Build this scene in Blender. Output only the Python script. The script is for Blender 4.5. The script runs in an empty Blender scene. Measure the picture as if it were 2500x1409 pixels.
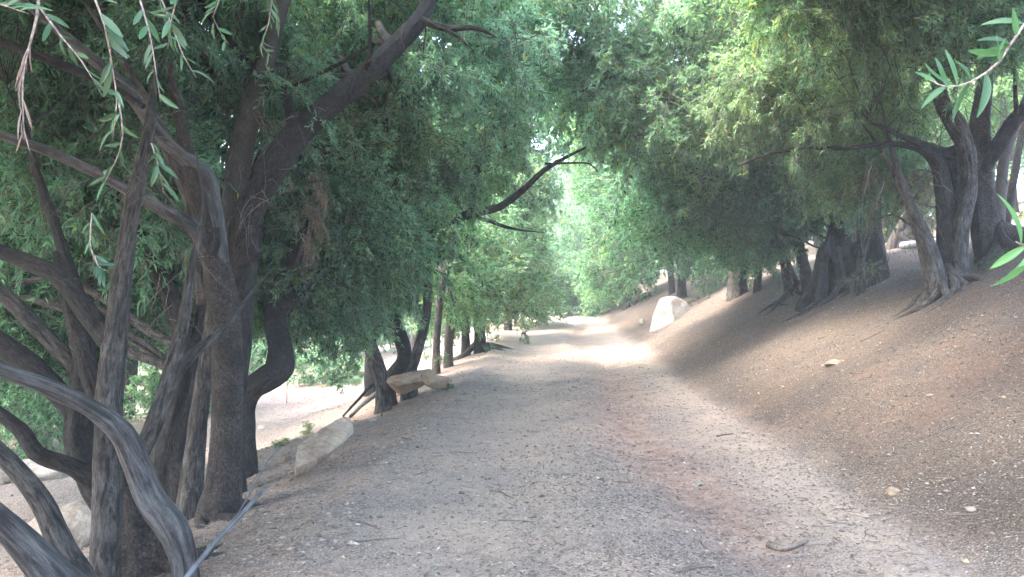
import bpy, math, random
import numpy as np
from mathutils import Vector, Matrix

random.seed(11)
rng = np.random.default_rng(11)
scene = bpy.context.scene
col = scene.collection

# ------------------------------------------------------------------ camera, sky, sun, exposure
F = 2165.0                      # focal length of the 2500 px wide photograph, in pixels
PITCH = math.atan(15.5 / F)
CAM = Vector((0, 0, 1.6))
cd = bpy.data.cameras.new('camera')
cd.lens = 36 * F / 2500
cd.sensor_width = 36
cd.clip_start = 0.05
cd.clip_end = 2000
cam = bpy.data.objects.new('camera', cd)
cam.location = CAM
cam.rotation_euler = (math.radians(90) + PITCH, 0, 0)
col.objects.link(cam)
scene.camera = cam

SUN_EL, SUN_AZ = math.radians(58), math.radians(-110)      # azimuth from +Y (ahead), negative = to the left
w = bpy.data.worlds.new('World')
scene.world = w
w.use_nodes = True
nt = w.node_tree
sky = nt.nodes.new('ShaderNodeTexSky')
sky.sky_type = 'NISHITA'
sky.sun_disc = False
sky.sun_elevation = SUN_EL
sky.sun_rotation = SUN_AZ
sky.altitude = 100
sky.dust_density = 5.0
bg = nt.nodes['Background']
bg.inputs['Strength'].default_value = 0.15
nt.links.new(sky.outputs[0], bg.inputs['Color'])

sl = bpy.data.lights.new('sun', 'SUN')
sl.energy = 0.5
sl.angle = math.radians(15)
sl.color = (1.0, 0.95, 0.88)
so = bpy.data.objects.new('sun', sl)
sdir = Vector((math.sin(SUN_AZ) * math.cos(SUN_EL), math.cos(SUN_AZ) * math.cos(SUN_EL), math.sin(SUN_EL)))
so.rotation_euler = sdir.to_track_quat('Z', 'Y').to_euler()
so.location = sdir * 50
col.objects.link(so)

vs = scene.view_settings
vs.view_transform = 'Standard'
vs.look = 'None'
vs.gamma = 1
vs.use_curve_mapping = False
vs.exposure = 4.1
cy = scene.cycles
cy.max_bounces = 8
cy.diffuse_bounces = 5
cy.glossy_bounces = 2
cy.transmission_bounces = 6
cy.caustics_reflective = False
cy.caustics_refractive = False

# ------------------------------------------------------------------ noise and placing helpers
def _h(ix, iy, iz, s):
    n = (ix * 374761393 + iy * 668265263 + iz * 2147483647 + s * 974711) & 0xffffffff
    n = ((n ^ (n >> 13)) * 1274126177) & 0xffffffff
    n = ((n ^ (n >> 16)) * 2246822519) & 0xffffffff
    return ((n ^ (n >> 15)) & 0xffff) / 65535.0

def vnoise(p, s=0):
    """value noise in -1..1 at the rows of p (n,3)"""
    p = np.asarray(p, float)
    i = np.floor(p).astype(np.int64)
    f = p - i
    f = f * f * (3 - 2 * f)
    r = 0
    for dx in (0, 1):
        wx = f[:, 0] if dx else 1 - f[:, 0]
        for dy in (0, 1):
            wy = f[:, 1] if dy else 1 - f[:, 1]
            for dz in (0, 1):
                wz = f[:, 2] if dz else 1 - f[:, 2]
                r = r + wx * wy * wz * _h(i[:, 0] + dx, i[:, 1] + dy, i[:, 2] + dz, s)
    return r * 2 - 1

def fbm(p, s=0, o=3):
    p = np.asarray(p, float)
    r, a, t = 0, 1.0, 0
    for k in range(o):
        r = r + a * vnoise(p * 2 ** k + 17.3 * k, s + k)
        t += a
        a *= .5
    return r / t

def sm(a, b, x):
    t = np.clip((x - a) / (b - a), 0, 1)
    return t * t * (3 - 2 * t)

def road_x(y):
    return 0.3 + 0.045 * np.clip(y, -30, 25) + 0.030 * np.clip(y - 25, 0, 60)

def road_z(y):
    return 0.55 * sm(16, 52, y) - 1.5 * sm(54, 90, y)

def terrain(x, y, detail=True):
    x = np.asarray(x, float)
    y = np.asarray(y, float)
    s = x - road_x(y)
    z = road_z(y)
    wob = 0.25 * np.sin(y * 0.55) * sm(1.5, 4, np.abs(s)) + 0.18 * np.sin(y * 1.3 + 1)
    r = s - 2.0 + wob * 0.5
    rr = np.maximum(r, 0)
    bank = 0.50 * (np.sqrt(rr * rr + 0.03) - 0.173) - 0.30 * (np.sqrt(np.maximum(rr - 4.6, 0) ** 2 + 1) - 1)
    bank = np.where(rr > 40, 0.46 * 40 - 0.3 * 35 + 0.05 * (rr - 40), bank)
    l = -s - 1.75 + wob * 0.5
    ll = np.maximum(l, 0)
    down = -0.30 * (np.sqrt(ll * ll + 0.2) - 0.447) + 0.26 * (np.sqrt(np.maximum(ll - 3.6, 0) ** 2 + 1.5) - 1.2247)
    down = np.maximum(down, -6)
    z = z + bank + down
    z = z + 0.03 * np.cos(s * 3.2) * (np.abs(s) < 2)            # shallow wheel tracks
    z = z - 0.05 * np.exp(-((s - 0.75 - 0.2 * np.sin(y * .4)) / 0.25) ** 2)    # washed-out gully
    if detail:
        p = np.stack([x.ravel(), y.ravel(), np.zeros(x.size)], 1)
        z = z + (0.07 * fbm(p * 0.6, 3, 3) * (0.35 + 0.65 * sm(1.5, 3.0, np.abs(s.ravel()))) + 0.012 * fbm(p * 5, 9, 3)).reshape(x.shape)
    return z

def tz(x, y):
    return float(terrain(np.array([x]), np.array([y]))[0])

_up = Vector((0, -math.sin(PITCH), math.cos(PITCH)))
_fw = Vector((0, math.cos(PITCH), math.sin(PITCH)))

def P(px, py, d):
    return CAM + (Vector((1, 0, 0)) * (px - 1250) + _up * (704.5 - py) + _fw * F) / F * d

def G(px, py, dz=0.0):
    """ground point seen at a pixel of the photograph"""
    ds = np.concatenate([np.arange(3, 40, 0.03), np.arange(40, 200, 0.3)])
    a, b = P(px, py, 0), P(px, py, 1)
    v = b - a
    z = a.z + v.z * ds
    g = terrain(a.x + v.x * ds, a.y + v.y * ds)
    k = np.argmax(z <= g)
    d = ds[k] if z[k] <= g[k] else 60
    return Vector((a.x + v.x * d, a.y + v.y * d, tz(a.x + v.x * d, a.y + v.y * d) + dz))

# ------------------------------------------------------------------ materials
def newmat(name):
    m = bpy.data.materials.new(name)
    m.use_nodes = True
    n = m.node_tree.nodes
    return m, n, m.node_tree.links, n['Principled BSDF']

def N(n, t, **kw):
    x = n.new(t)
    for k, v in kw.items():
        if k in x.inputs.keys():
            x.inputs[k].default_value = v
        else:
            setattr(x, k, v)
    return x

def ramp(n, stops):
    r = n.new('ShaderNodeValToRGB')
    e = r.color_ramp.elements
    while len(e) > 1:
        e.remove(e[-1])
    e[0].position, e[0].color = stops[0][0], (*stops[0][1], 1)
    for p, c in stops[1:]:
        q = e.new(p)
        q.color = (*c, 1)
    return r

def mixc(n, l, fac, a, b, mode='MIX'):
    m = n.new('ShaderNodeMix')
    m.data_type = 'RGBA'
    m.blend_type = mode
    for s, v in ((0, fac), (6, a), (7, b)):
        if isinstance(v, bpy.types.NodeSocket):
            l.new(v, m.inputs[s])
        elif s == 0:
            m.inputs[0].default_value = v
        else:
            m.inputs[s].default_value = (*v, 1)
    return m.outputs[2]

def leaf_material(name, top, under, dry, dry_share, trans=0.4, rough=0.36):
    m, n, l, b = newmat(name)
    geo = N(n, 'ShaderNodeNewGeometry')
    oi = N(n, 'ShaderNodeObjectInfo')
    rmp = ramp(n, [(0, tuple(c * .35 for c in top)), (.5, top), (.85, tuple(c * 1.7 for c in top)), (1, tuple(c * 2.3 for c in top))])
    l.new(geo.outputs['Random Per Island'], rmp.inputs[0])
    und = mixc(n, l, geo.outputs['Random Per Island'], tuple(c * .75 for c in under), under)
    c = mixc(n, l, geo.outputs['Backfacing'], rmp.outputs[0], und)
    # a few dry yellow leaves; another hash of the island value picks them
    mm = N(n, 'ShaderNodeMath', operation='MULTIPLY')
    mm.inputs[1].default_value = 57.31
    l.new(geo.outputs['Random Per Island'], mm.inputs[0])
    fr = N(n, 'ShaderNodeMath', operation='FRACT')
    l.new(mm.outputs[0], fr.inputs[0])
    gt = N(n, 'ShaderNodeMath', operation='LESS_THAN')
    sep = N(n, 'ShaderNodeSeparateColor')
    l.new(oi.outputs['Color'], sep.inputs[0])
    ad = N(n, 'ShaderNodeMath', operation='MULTIPLY')
    l.new(oi.outputs['Alpha'], ad.inputs[0])
    ad.inputs[1].default_value = dry_share
    l.new(fr.outputs[0], gt.inputs[0])
    l.new(ad.outputs[0], gt.inputs[1])
    c = mixc(n, l, gt.outputs[0], c, dry)
    c = mixc(n, l, 1.0, c, oi.outputs['Color'], 'MULTIPLY')
    l.new(c, b.inputs['Base Color'])
    b.inputs['Roughness'].default_value = rough
    tr = N(n, 'ShaderNodeBsdfTranslucent')
    tc = mixc(n, l, 1.0, c, (1.3, 1.85, 1.15), 'MULTIPLY')
    l.new(tc, tr.inputs[0])
    mx = N(n, 'ShaderNodeMixShader')
    mx.inputs[0].default_value = trans
    l.new(b.outputs[0], mx.inputs[1])
    l.new(tr.outputs[0], mx.inputs[2])
    l.new(mx.outputs[0], n['Material Output'].inputs[0])
    return m

M_LEAF = leaf_material('olive_leaves', (0.082, 0.142, 0.098), (0.22, 0.29, 0.235), (0.30, 0.25, 0.06), 1.0, .5)
M_NEAR = leaf_material('near_olive_leaf', (0.05, 0.11, 0.055), (0.22, 0.29, 0.22), (0.3, 0.36, 0.08), 1.0, .35)
M_DEAD = leaf_material('dead_leaves', (0.24, 0.10, 0.05), (0.28, 0.15, 0.09), (0.3, 0.2, 0.1), .2, .2, .7)
M_FRESH = leaf_material('fresh_leaves', (0.09, 0.18, 0.075), (0.15, 0.25, 0.13), (0.3, 0.36, 0.08), 1.0, .45)

def bark_material(name, dark, light, su, sv, depth, rough=0.85, blotch=0.5, cells=.3):
    m, n, l, b = newmat(name)
    uv = N(n, 'ShaderNodeUVMap')
    mp = N(n, 'ShaderNodeMapping')
    mp.inputs['Scale'].default_value = (su, sv, 1)
    l.new(uv.outputs[0], mp.inputs[0])
    vo = N(n, 'ShaderNodeTexVoronoi', feature='DISTANCE_TO_EDGE')
    vo.inputs['Scale'].default_value = 1
    nz = N(n, 'ShaderNodeTexNoise')
    nz.inputs['Scale'].default_value = 1.7
    nz.inputs['Detail'].default_value = 7
    nz.inputs['Roughness'].default_value = .7
    l.new(mp.outputs[0], nz.inputs[0])
    wp = mixc(n, l, 0.9, mp.outputs[0], nz.outputs['Color'], 'ADD')
    l.new(wp, vo.inputs[0])
    tc = N(n, 'ShaderNodeTexCoord')
    big = N(n, 'ShaderNodeTexNoise')
    big.inputs['Scale'].default_value = 5
    big.inputs['Detail'].default_value = 8
    big.inputs['Roughness'].default_value = .7
    l.new(tc.outputs['Object'], big.inputs[0])
    r1 = ramp(n, [(0, (0, 0, 0)), (.25, (1, 1, 1))])
    l.new(vo.outputs['Distance'], r1.inputs[0])
    vc = N(n, 'ShaderNodeTexVoronoi')
    vc.inputs['Scale'].default_value = 1
    l.new(wp, vc.inputs[0])
    cs = N(n, 'ShaderNodeSeparateColor')
    l.new(vc.outputs['Color'], cs.inputs[0])
    plate = mixc(n, l, cs.outputs[0], tuple(x * .5 + y * .5 for x, y in zip(dark, light)), tuple(x * 1.05 for x in light))
    c = mixc(n, l, r1.outputs[0], tuple(x * .3 for x in dark), plate)
    fib = N(n, 'ShaderNodeTexNoise')
    fib.inputs['Scale'].default_value = .9
    fib.inputs['Detail'].default_value = 9
    fib.inputs['Roughness'].default_value = .78
    fib.inputs['Distortion'].default_value = .6
    l.new(mp.outputs[0], fib.inputs[0])
    rf = ramp(n, [(.41, tuple(x * .3 for x in dark)), (.475, tuple(x * .6 + y * .4 for x, y in zip(dark, light))), (.56, light), (.66, tuple(x * 1.25 for x in light))])
    l.new(fib.outputs[0], rf.inputs[0])
    c = mixc(n, l, cells, rf.outputs[0], c)
    r3 = ramp(n, [(.35, (.5,) * 3), (.65, (1.3,) * 3)])
    l.new(nz.outputs[0], r3.inputs[0])
    c = mixc(n, l, .8, c, r3.outputs[0], 'MULTIPLY')
    r2 = ramp(n, [(.38, (1 - blotch, 1 - blotch * 1.05, 1 - blotch * 1.1)), (.5, (.95, .9, .86)), (.64, (1.3, 1.32, 1.32))])
    l.new(big.outputs[0], r2.inputs[0])
    c = mixc(n, l, 1.0, c, r2.outputs[0], 'MULTIPLY')
    l.new(c, b.inputs['Base Color'])
    b.inputs['Roughness'].default_value = rough
    hm = N(n, 'ShaderNodeMath', operation='ADD')
    sc_ = N(n, 'ShaderNodeMath', operation='MULTIPLY')
    sc_.inputs[1].default_value = cells
    l.new(r1.outputs[0], sc_.inputs[0])
    sf = N(n, 'ShaderNodeMath', operation='MULTIPLY')
    sf.inputs[1].default_value = 2.2
    l.new(fib.outputs[0], sf.inputs[0])
    l.new(sc_.outputs[0], hm.inputs[0])
    l.new(sf.outputs[0], hm.inputs[1])
    bp = N(n, 'ShaderNodeBump')
    bp.inputs['Strength'].default_value = 0.9
    bp.inputs['Distance'].default_value = depth
    l.new(hm.outputs[0], bp.inputs['Height'])
    l.new(bp.outputs[0], b.inputs['Normal'])
    return m

B_ROUGH = bark_material('rough_bark', (0.013, 0.010, 0.009), (0.135, 0.110, 0.095), 62, 32, 0.03, cells=.5)
B_GREY = bark_material('grey_bark', (0.018, 0.016, 0.0145), (0.125, 0.113, 0.103), 42, 7, 0.025, cells=.1)
B_SMOOTH = bark_material('smooth_bark', (0.04, 0.032, 0.027), (0.085, 0.070, 0.060), 40, 70, 0.0015, .7, .3)
B_DARK = bark_material('dark_bark', (0.009, 0.008, 0.008), (0.062, 0.054, 0.050), 45, 14, 0.03, cells=.3)
B_WORN = bark_material('worn_wood', (0.012, 0.011, 0.011), (0.10, 0.099, 0.101), 38, 4, 0.012, .34, .65, cells=.03)
B_TWIG = bark_material('twig_bark', (0.10, 0.08, 0.065), (0.22, 0.18, 0.15), 60, 60, 0.0005, .8, .2)
B_PALE = bark_material('pale_twig', (0.16, 0.135, 0.12), (0.30, 0.26, 0.235), 60, 60, 0.0005, .8, .2)

def rock_material(name, a, bcol, dirt):
    m, n, l, b = newmat(name)
    tc = N(n, 'ShaderNodeTexCoord')
    n1 = N(n, 'ShaderNodeTexNoise')
    n1.inputs['Scale'].default_value = 3
    n1.inputs['Detail'].default_value = 8
    n1.inputs['Roughness'].default_value = .65
    l.new(tc.outputs['Object'], n1.inputs[0])
    n2 = N(n, 'ShaderNodeTexNoise')
    n2.inputs['Scale'].default_value = 28
    n2.inputs['Detail'].default_value = 6
    l.new(tc.outputs['Object'], n2.inputs[0])
    r = ramp(n, [(.35, dirt), (.5, a), (.7, bcol)])
    l.new(n1.outputs[0], r.inputs[0])
    r2 = ramp(n, [(.3, (.75,) * 3), (.7, (1.1,) * 3)])
    l.new(n2.outputs[0], r2.inputs[0])
    c = mixc(n, l, 1.0, r.outputs[0], r2.outputs[0], 'MULTIPLY')
    l.new(c, b.inputs['Base Color'])
    b.inputs['Roughness'].default_value = .9
    bp = N(n, 'ShaderNodeBump')
    bp.inputs['Strength'].default_value = .8
    bp.inputs['Distance'].default_value = .02
    ad = N(n, 'ShaderNodeMath', operation='ADD')
    l.new(n1.outputs[0], ad.inputs[0])
    l.new(n2.outputs[0], ad.inputs[1])
    l.new(ad.outputs[0], bp.inputs['Height'])
    l.new(bp.outputs[0], b.inputs['Normal'])
    return m

M_ROCK = rock_material('sandstone', (0.30, 0.235, 0.165), (0.38, 0.31, 0.235), (0.17, 0.10, 0.07))
M_ROCKP = rock_material('pale_boulder', (0.31, 0.28, 0.24), (0.38, 0.35, 0.31), (0.19, 0.145, 0.11))

def plain(name, c, rough=.6, noise=.25, scale=20):
    m, n, l, b = newmat(name)
    tc = N(n, 'ShaderNodeTexCoord')
    n1 = N(n, 'ShaderNodeTexNoise')
    n1.inputs['Scale'].default_value = scale
    n1.inputs['Detail'].default_value = 5
    l.new(tc.outputs['Object'], n1.inputs[0])
    r = ramp(n, [(.3, tuple(x * (1 - noise) for x in c)), (.7, tuple(x * (1 + noise) for x in c))])
    l.new(n1.outputs[0], r.inputs[0])
    l.new(r.outputs[0], b.inputs['Base Color'])
    b.inputs['Roughness'].default_value = rough
    return m

M_PIPE = plain('grey_plastic_pipe', (0.12, 0.125, 0.13), .45, .5, 9)
M_WHITE = plain('white_plastic_pipe', (0.8, 0.8, 0.78), .5, .05)
M_POST = plain('rusty_stake', (0.13, 0.09, 0.07), .8)
M_CUT = plain('cut_wood', (0.30, 0.21, 0.16), .8)

def ground_material():
    m, n, l, b = newmat('dirt_and_leaf_litter')
    tc = N(n, 'ShaderNodeTexCoord')
    co = tc.outputs['Object']
    def noise(s, d=5, r=.6):
        x = N(n, 'ShaderNodeTexNoise')
        x.inputs['Scale'].default_value = s
        x.inputs['Detail'].default_value = d
        x.inputs['Roughness'].default_value = r
        l.new(co, x.inputs[0])
        return x.outputs[0]
    at = N(n, 'ShaderNodeAttribute', attribute_name='ground_mix')
    sep = N(n, 'ShaderNodeSeparateColor')
    l.new(at.outputs['Color'], sep.inputs[0])
    fine = noise(55, 8, .75)
    mid = noise(7, 6, .65)
    big = noise(1.1, 4)
    vo = N(n, 'ShaderNodeTexVoronoi')
    vo.inputs['Scale'].default_value = 105
    vo.inputs['Randomness'].default_value = 1
    l.new(co, vo.inputs[0])
    vs_ = N(n, 'ShaderNodeSeparateColor')
    l.new(vo.outputs['Color'], vs_.inputs[0])
    chips = ramp(n, [(0, (0.11, 0.085, 0.07)), (.35, (0.18, 0.145, 0.122)), (.7, (0.25, 0.208, 0.178)), (.92, (0.36, 0.32, 0.285)), (1, (0.52, 0.48, 0.43))])
    l.new(vs_.outputs[0], chips.inputs[0])
    r = ramp(n, [(.3, (0.55,) * 3), (.7, (1.45,) * 3)])
    l.new(fine, r.inputs[0])
    litter = mixc(n, l, 1.0, chips.outputs[0], r.outputs[0], 'MULTIPLY')
    soil = ramp(n, [(.3, (0.19, 0.115, 0.085)), (.5, (0.28, 0.185, 0.145)), (.72, (0.38, 0.275, 0.225))])
    l.new(mid, soil.inputs[0])
    soil_c = mixc(n, l, .6, soil.outputs[0], mixc(n, l, 1.0, soil.outputs[0], r.outputs[0], 'MULTIPLY'))
    dust = ramp(n, [(.3, (0.37, 0.29, 0.228)), (.7, (0.51, 0.418, 0.345))])
    l.new(fine, dust.inputs[0])
    # how much bare soil shows through
    def thr(att, nz, w=.22):
        a = N(n, 'ShaderNodeMath', operation='ADD')
        l.new(att, a.inputs[0])
        l.new(nz, a.inputs[1])
        mr = N(n, 'ShaderNodeMapRange')
        mr.inputs['From Min'].default_value = 1.0 - w
        mr.inputs['From Max'].default_value = 1.0 + w
        l.new(a.outputs[0], mr.inputs[0])
        return mr.outputs[0]
    c = mixc(n, l, thr(sep.outputs[0], mid), litter, soil_c)
    c = mixc(n, l, thr(sep.outputs[1], mid, .35), c, mixc(n, l, .35, dust.outputs[0], litter))
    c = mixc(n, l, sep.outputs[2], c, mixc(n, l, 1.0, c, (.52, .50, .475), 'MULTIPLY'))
    tint = ramp(n, [(.35, (.85, .86, .88)), (.65, (1.1, 1.05, 1.0))])
    l.new(big, tint.inputs[0])
    c = mixc(n, l, 1.0, c, tint.outputs[0], 'MULTIPLY')
    l.new(c, b.inputs['Base Color'])
    b.inputs['Roughness'].default_value = .95
    b.inputs['Specular IOR Level'].default_value = .2
    bp = N(n, 'ShaderNodeBump')
    bp.inputs['Strength'].default_value = .8
    bp.inputs['Distance'].default_value = .012
    ad = N(n, 'ShaderNodeMath', operation='ADD')
    l.new(fine, ad.inputs[0])
    l.new(vs_.outputs[1], ad.inputs[1])
    l.new(ad.outputs[0], bp.inputs['Height'])
    l.new(bp.outputs[0], b.inputs['Normal'])
    return m
M_GROUND = ground_material()

def litter_material():
    m, n, l, b = newmat('fallen_leaves')
    geo = N(n, 'ShaderNodeNewGeometry')
    r = ramp(n, [(0, (0.07, 0.055, 0.045)), (.3, (0.13, 0.10, 0.085)), (.55, (0.22, 0.185, 0.16)), (.84, (0.31, 0.28, 0.24)), (.92, (0.34, 0.27, 0.16)), (.97, (0.38, 0.35, 0.31)), (1, (0.50, 0.48, 0.44))])
    l.new(geo.outputs['Random Per Island'], r.inputs[0])
    l.new(r.outputs[0], b.inputs['Base Color'])
    b.inputs['Roughness'].default_value = .55
    return m
M_LITTER = litter_material()

# ------------------------------------------------------------------ object helpers
def link(o, parent=None):
    col.objects.link(o)
    if parent is not None:
        o.parent = parent
    return o

def mesh_np(name, verts, faces, mats, uv=None, mat_idx=None, smooth=True):
    """verts (n,3); faces: (m,k) array"""
    me = bpy.data.meshes.new(name)
    verts = np.asarray(verts, np.float32)
    faces = np.asarray(faces, np.int32)
    m, k = faces.shape
    me.vertices.add(len(verts))
    me.vertices.foreach_set('co', verts.ravel())
    me.loops.add(m * k)
    me.loops.foreach_set('vertex_index', faces.ravel())
    me.polygons.add(m)
    me.polygons.foreach_set('loop_start', np.arange(0, m * k, k, dtype=np.int32))
    if mat_idx is not None:
        me.polygons.foreach_set('material_index', np.asarray(mat_idx, np.int32))
    me.polygons.foreach_set('use_smooth', np.full(m, smooth))
    if uv is not None:
        u = me.uv_layers.new(name='UVMap')
        u.data.foreach_set('uv', np.asarray(uv, np.float32)[faces.ravel()].ravel())
    for x in (mats if isinstance(mats, (list, tuple)) else [mats]):
        me.materials.append(x)
    me.update()
    me.validate()
    return me

def empty(name, loc, label, cat, group=None):
    o = bpy.data.objects.new(name, None)
    o.empty_display_size = .2
    o.location = loc
    o['label'] = label
    o['category'] = cat
    if group:
        o['group'] = group
    return link(o)

def part(name, me, parent, label=None):
    """me is in world coordinates; the part hangs under parent without moving"""
    o = bpy.data.objects.new(name, me)
    link(o, parent)
    if parent is not None:
        pl = parent.location.copy()
        if parent.parent is not None:
            pl = pl + parent.parent.location
        o.location = -pl
    if label:
        o['label'] = label
    return o

def catmull(pts, rad, step):
    pts = [np.array(p, float) for p in pts]
    P_ = [2 * pts[0] - pts[1]] + pts + [2 * pts[-1] - pts[-2]]
    R_ = [rad[0]] + list(rad) + [rad[-1]]
    out, ro = [], []
    for i in range(1, len(P_) - 2):
        L = np.linalg.norm(P_[i + 1] - P_[i])
        k = max(2, int(L / step))
        for t in np.arange(k) / k:
            t2, t3 = t * t, t ** 3
            out.append(.5 * ((2 * P_[i]) + (-P_[i - 1] + P_[i + 1]) * t + (2 * P_[i - 1] - 5 * P_[i] + 4 * P_[i + 1] - P_[i + 2]) * t2 + (-P_[i - 1] + 3 * P_[i] - 3 * P_[i + 1] + P_[i + 2]) * t3))
            ro.append(R_[i] * (1 - t) + R_[i + 1] * t)
    out.append(pts[-1])
    ro.append(rad[-1])
    return np.array(out), np.array(ro)

def tube(pts, rad, mat, step=.12, n=12, rough=.06, flute=.0, seed=0, wander=0.0, name='limb'):
    c, r = catmull(pts, rad, step)
    k = len(c)
    if wander:
        c = c + wander * np.stack([vnoise(c * 1.5 + 3, seed), vnoise(c * 1.5 + 31, seed + 1), vnoise(c * 1.5 + 57, seed + 2)], 1) * np.minimum(1, np.arange(k) / 3.)[:, None]
    t = np.gradient(c, axis=0)
    t /= np.linalg.norm(t, axis=1)[:, None] + 1e-9
    u = np.cross(t[0], [0.3, 1, 0.1])
    u /= np.linalg.norm(u)
    us = []
    for i in range(k):
        u = u - t[i] * np.dot(u, t[i])
        u /= np.linalg.norm(u)
        us.append(u)
    us = np.array(us)
    v_ = np.cross(t, us)
    a = np.linspace(0, 2 * np.pi, n + 1)
    ca, sa = np.cos(a), np.sin(a)
    dirs = us[:, None, :] * ca[None, :, None] + v_[:, None, :] * sa[None, :, None]
    s = np.concatenate([[0], np.cumsum(np.linalg.norm(np.diff(c, axis=0), axis=1))])
    # the noise repeats round the limb because it is read on a circle
    q = np.stack([np.broadcast_to(ca * 1.6, (k, n + 1)), np.broadcast_to(sa * 1.6, (k, n + 1)), np.broadcast_to((s * 2.2)[:, None], (k, n + 1))], -1).reshape(-1, 3)
    dsp = rough * fbm(q, seed + 5, 3).reshape(k, n + 1)
    if flute:
        q2 = q * np.array([2.1, 2.1, .35])
        dsp = dsp + flute * vnoise(q2, seed + 9).reshape(k, n + 1)
    if r.max() > .05:
        q3 = np.stack([np.broadcast_to(ca, (k, n + 1)) * r.max() * 14, np.broadcast_to(sa, (k, n + 1)) * r.max() * 14, np.broadcast_to((s * 5)[:, None], (k, n + 1))], -1).reshape(-1, 3)
        dsp = dsp + (.05 + rough * .6) * fbm(q3, seed + 21, 2).reshape(k, n + 1)
    R = r[:, None] * (1 + dsp)
    verts = (c[:, None, :] + dirs * R[:, :, None]).reshape(-1, 3)
    uv = np.stack([np.broadcast_to(a[None, :] * r.mean(), (k, n + 1)), np.broadcast_to(s[:, None], (k, n + 1))], -1).reshape(-1, 2) + seed * .37
    i, j = np.meshgrid(np.arange(k - 1), np.arange(n), indexing='ij')
    b0 = (i * (n + 1) + j).ravel()
    f = np.stack([b0, b0 + 1, b0 + n + 2, b0 + n + 1], 1)
    # round caps of quads collapsed on the axis
    tip = len(verts)
    verts = np.vstack([verts, c[-1] + t[-1] * r[-1] * .5, c[0] - t[0] * r[0] * .3])
    uv = np.vstack([uv, uv[-1], uv[0]])
    e = (k - 1) * (n + 1) + np.arange(n)
    f = np.vstack([f, np.stack([e, e + 1, np.full(n, tip), np.full(n, tip)], 1)])
    e = np.arange(n)
    f = np.vstack([f, np.stack([e + 1, e, np.full(n, tip + 1), np.full(n, tip + 1)], 1)])
    me = bpy.data.meshes.new(name)
    faces = [tuple(x) if x[2] != x[3] else tuple(x[:3]) for x in f.tolist()]
    me.from_pydata(verts.tolist(), [], faces)
    ul = me.uv_layers.new(name='UVMap')
    vi = np.empty(len(me.loops), np.int32)
    me.loops.foreach_get('vertex_index', vi)
    ul.data.foreach_set('uv', uv[vi].astype(np.float32).ravel())
    me.polygons.foreach_set('use_smooth', np.ones(len(me.polygons), bool))
    me.materials.append(mat)
    me.update()
    return me

def cv(mesh_pts, parent):
    return mesh_pts

_seed = [0]
def limb(tree, name, spec, mat, ground=False, n=14, rough=.11, flute=.0, wander=.0, label=None, step=.1):
    """spec: list of (px, py, d, width px) - the limb's centre line as surveyed from the photograph"""
    _seed[0] += 1
    pts = [P(a, b, d) for a, b, d, w_ in spec]
    rad = [w_ * .5 * d / F for a, b, d, w_ in spec]
    if ground:
        p0 = pts[0]
        g = tz(p0.x, p0.y)
        if p0.z > g - .05:
            pts.insert(0, Vector((p0.x, p0.y, g - .15)))
            rad.insert(0, rad[0] * 1.35)
    if label is None and name != 'burl' and spec[-1][3] > 7 and not spec[-1][0] < -30:
        v = (pts[-1] - pts[-2]).normalized() * min(1.4, .25 + rad[-1] * 16)
        pts.append(pts[-1] + v * .5 + Vector((random.uniform(-.06, .06), random.uniform(-.06, .06), .05)))
        pts.append(pts[-1] + v * .5 + Vector((random.uniform(-.1, .1), random.uniform(-.1, .1), .08)))
        rad += [rad[-1] * .6, rad[-1] * .2]
    big = max(rad) > .05
    me = tube(pts, rad, mat, step * (.5 if big else 1), n * 2 if big else n, rough, flute, _seed[0], wander, name)
    tree.setdefault('nodes', []).extend(zip(pts[1:], rad[1:]))
    return part(name, me, tree['root'], label)

def tree(label, base, group='olive trees along the track', name='olive_tree'):
    b = base
    return {'root': empty(name, b, label, 'tree', group), 'nodes': []}

# ------------------------------------------------------------------ foliage meshes (shared by all boughs)
def leaves_np(base, dirs, L, W, rs):
    """folded four-point leaves: (n,3) base, (n,3) unit direction"""
    n = len(base)
    rv = rs.normal(size=(n, 3))
    side = np.cross(dirs, rv)
    side /= np.linalg.norm(side, axis=1)[:, None] + 1e-9
    nor = np.cross(side, dirs)
    flip = np.sign(nor[:, 2])
    flip[flip == 0] = 1
    nor *= flip[:, None]
    side *= flip[:, None]
    L = L[:, None]
    W = W[:, None]
    tip = base + dirs * L + np.array([0, 0, -1]) * L * .12
    a = base + dirs * L * .45 + side * W * .5 + nor * W * .18
    b = base + dirs * L * .45 - side * W * .5 + nor * W * .18
    v = np.stack([base, a, tip, b], 1).reshape(-1, 3)
    o = np.arange(n)[:, None] * 4
    f = np.concatenate([o + np.array([[0, 1, 2]]), o + np.array([[0, 2, 3]])], 1).reshape(-1, 3)
    return v, f

def unit(v):
    return v / (np.linalg.norm(v, axis=-1, keepdims=True) + 1e-9)

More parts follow.
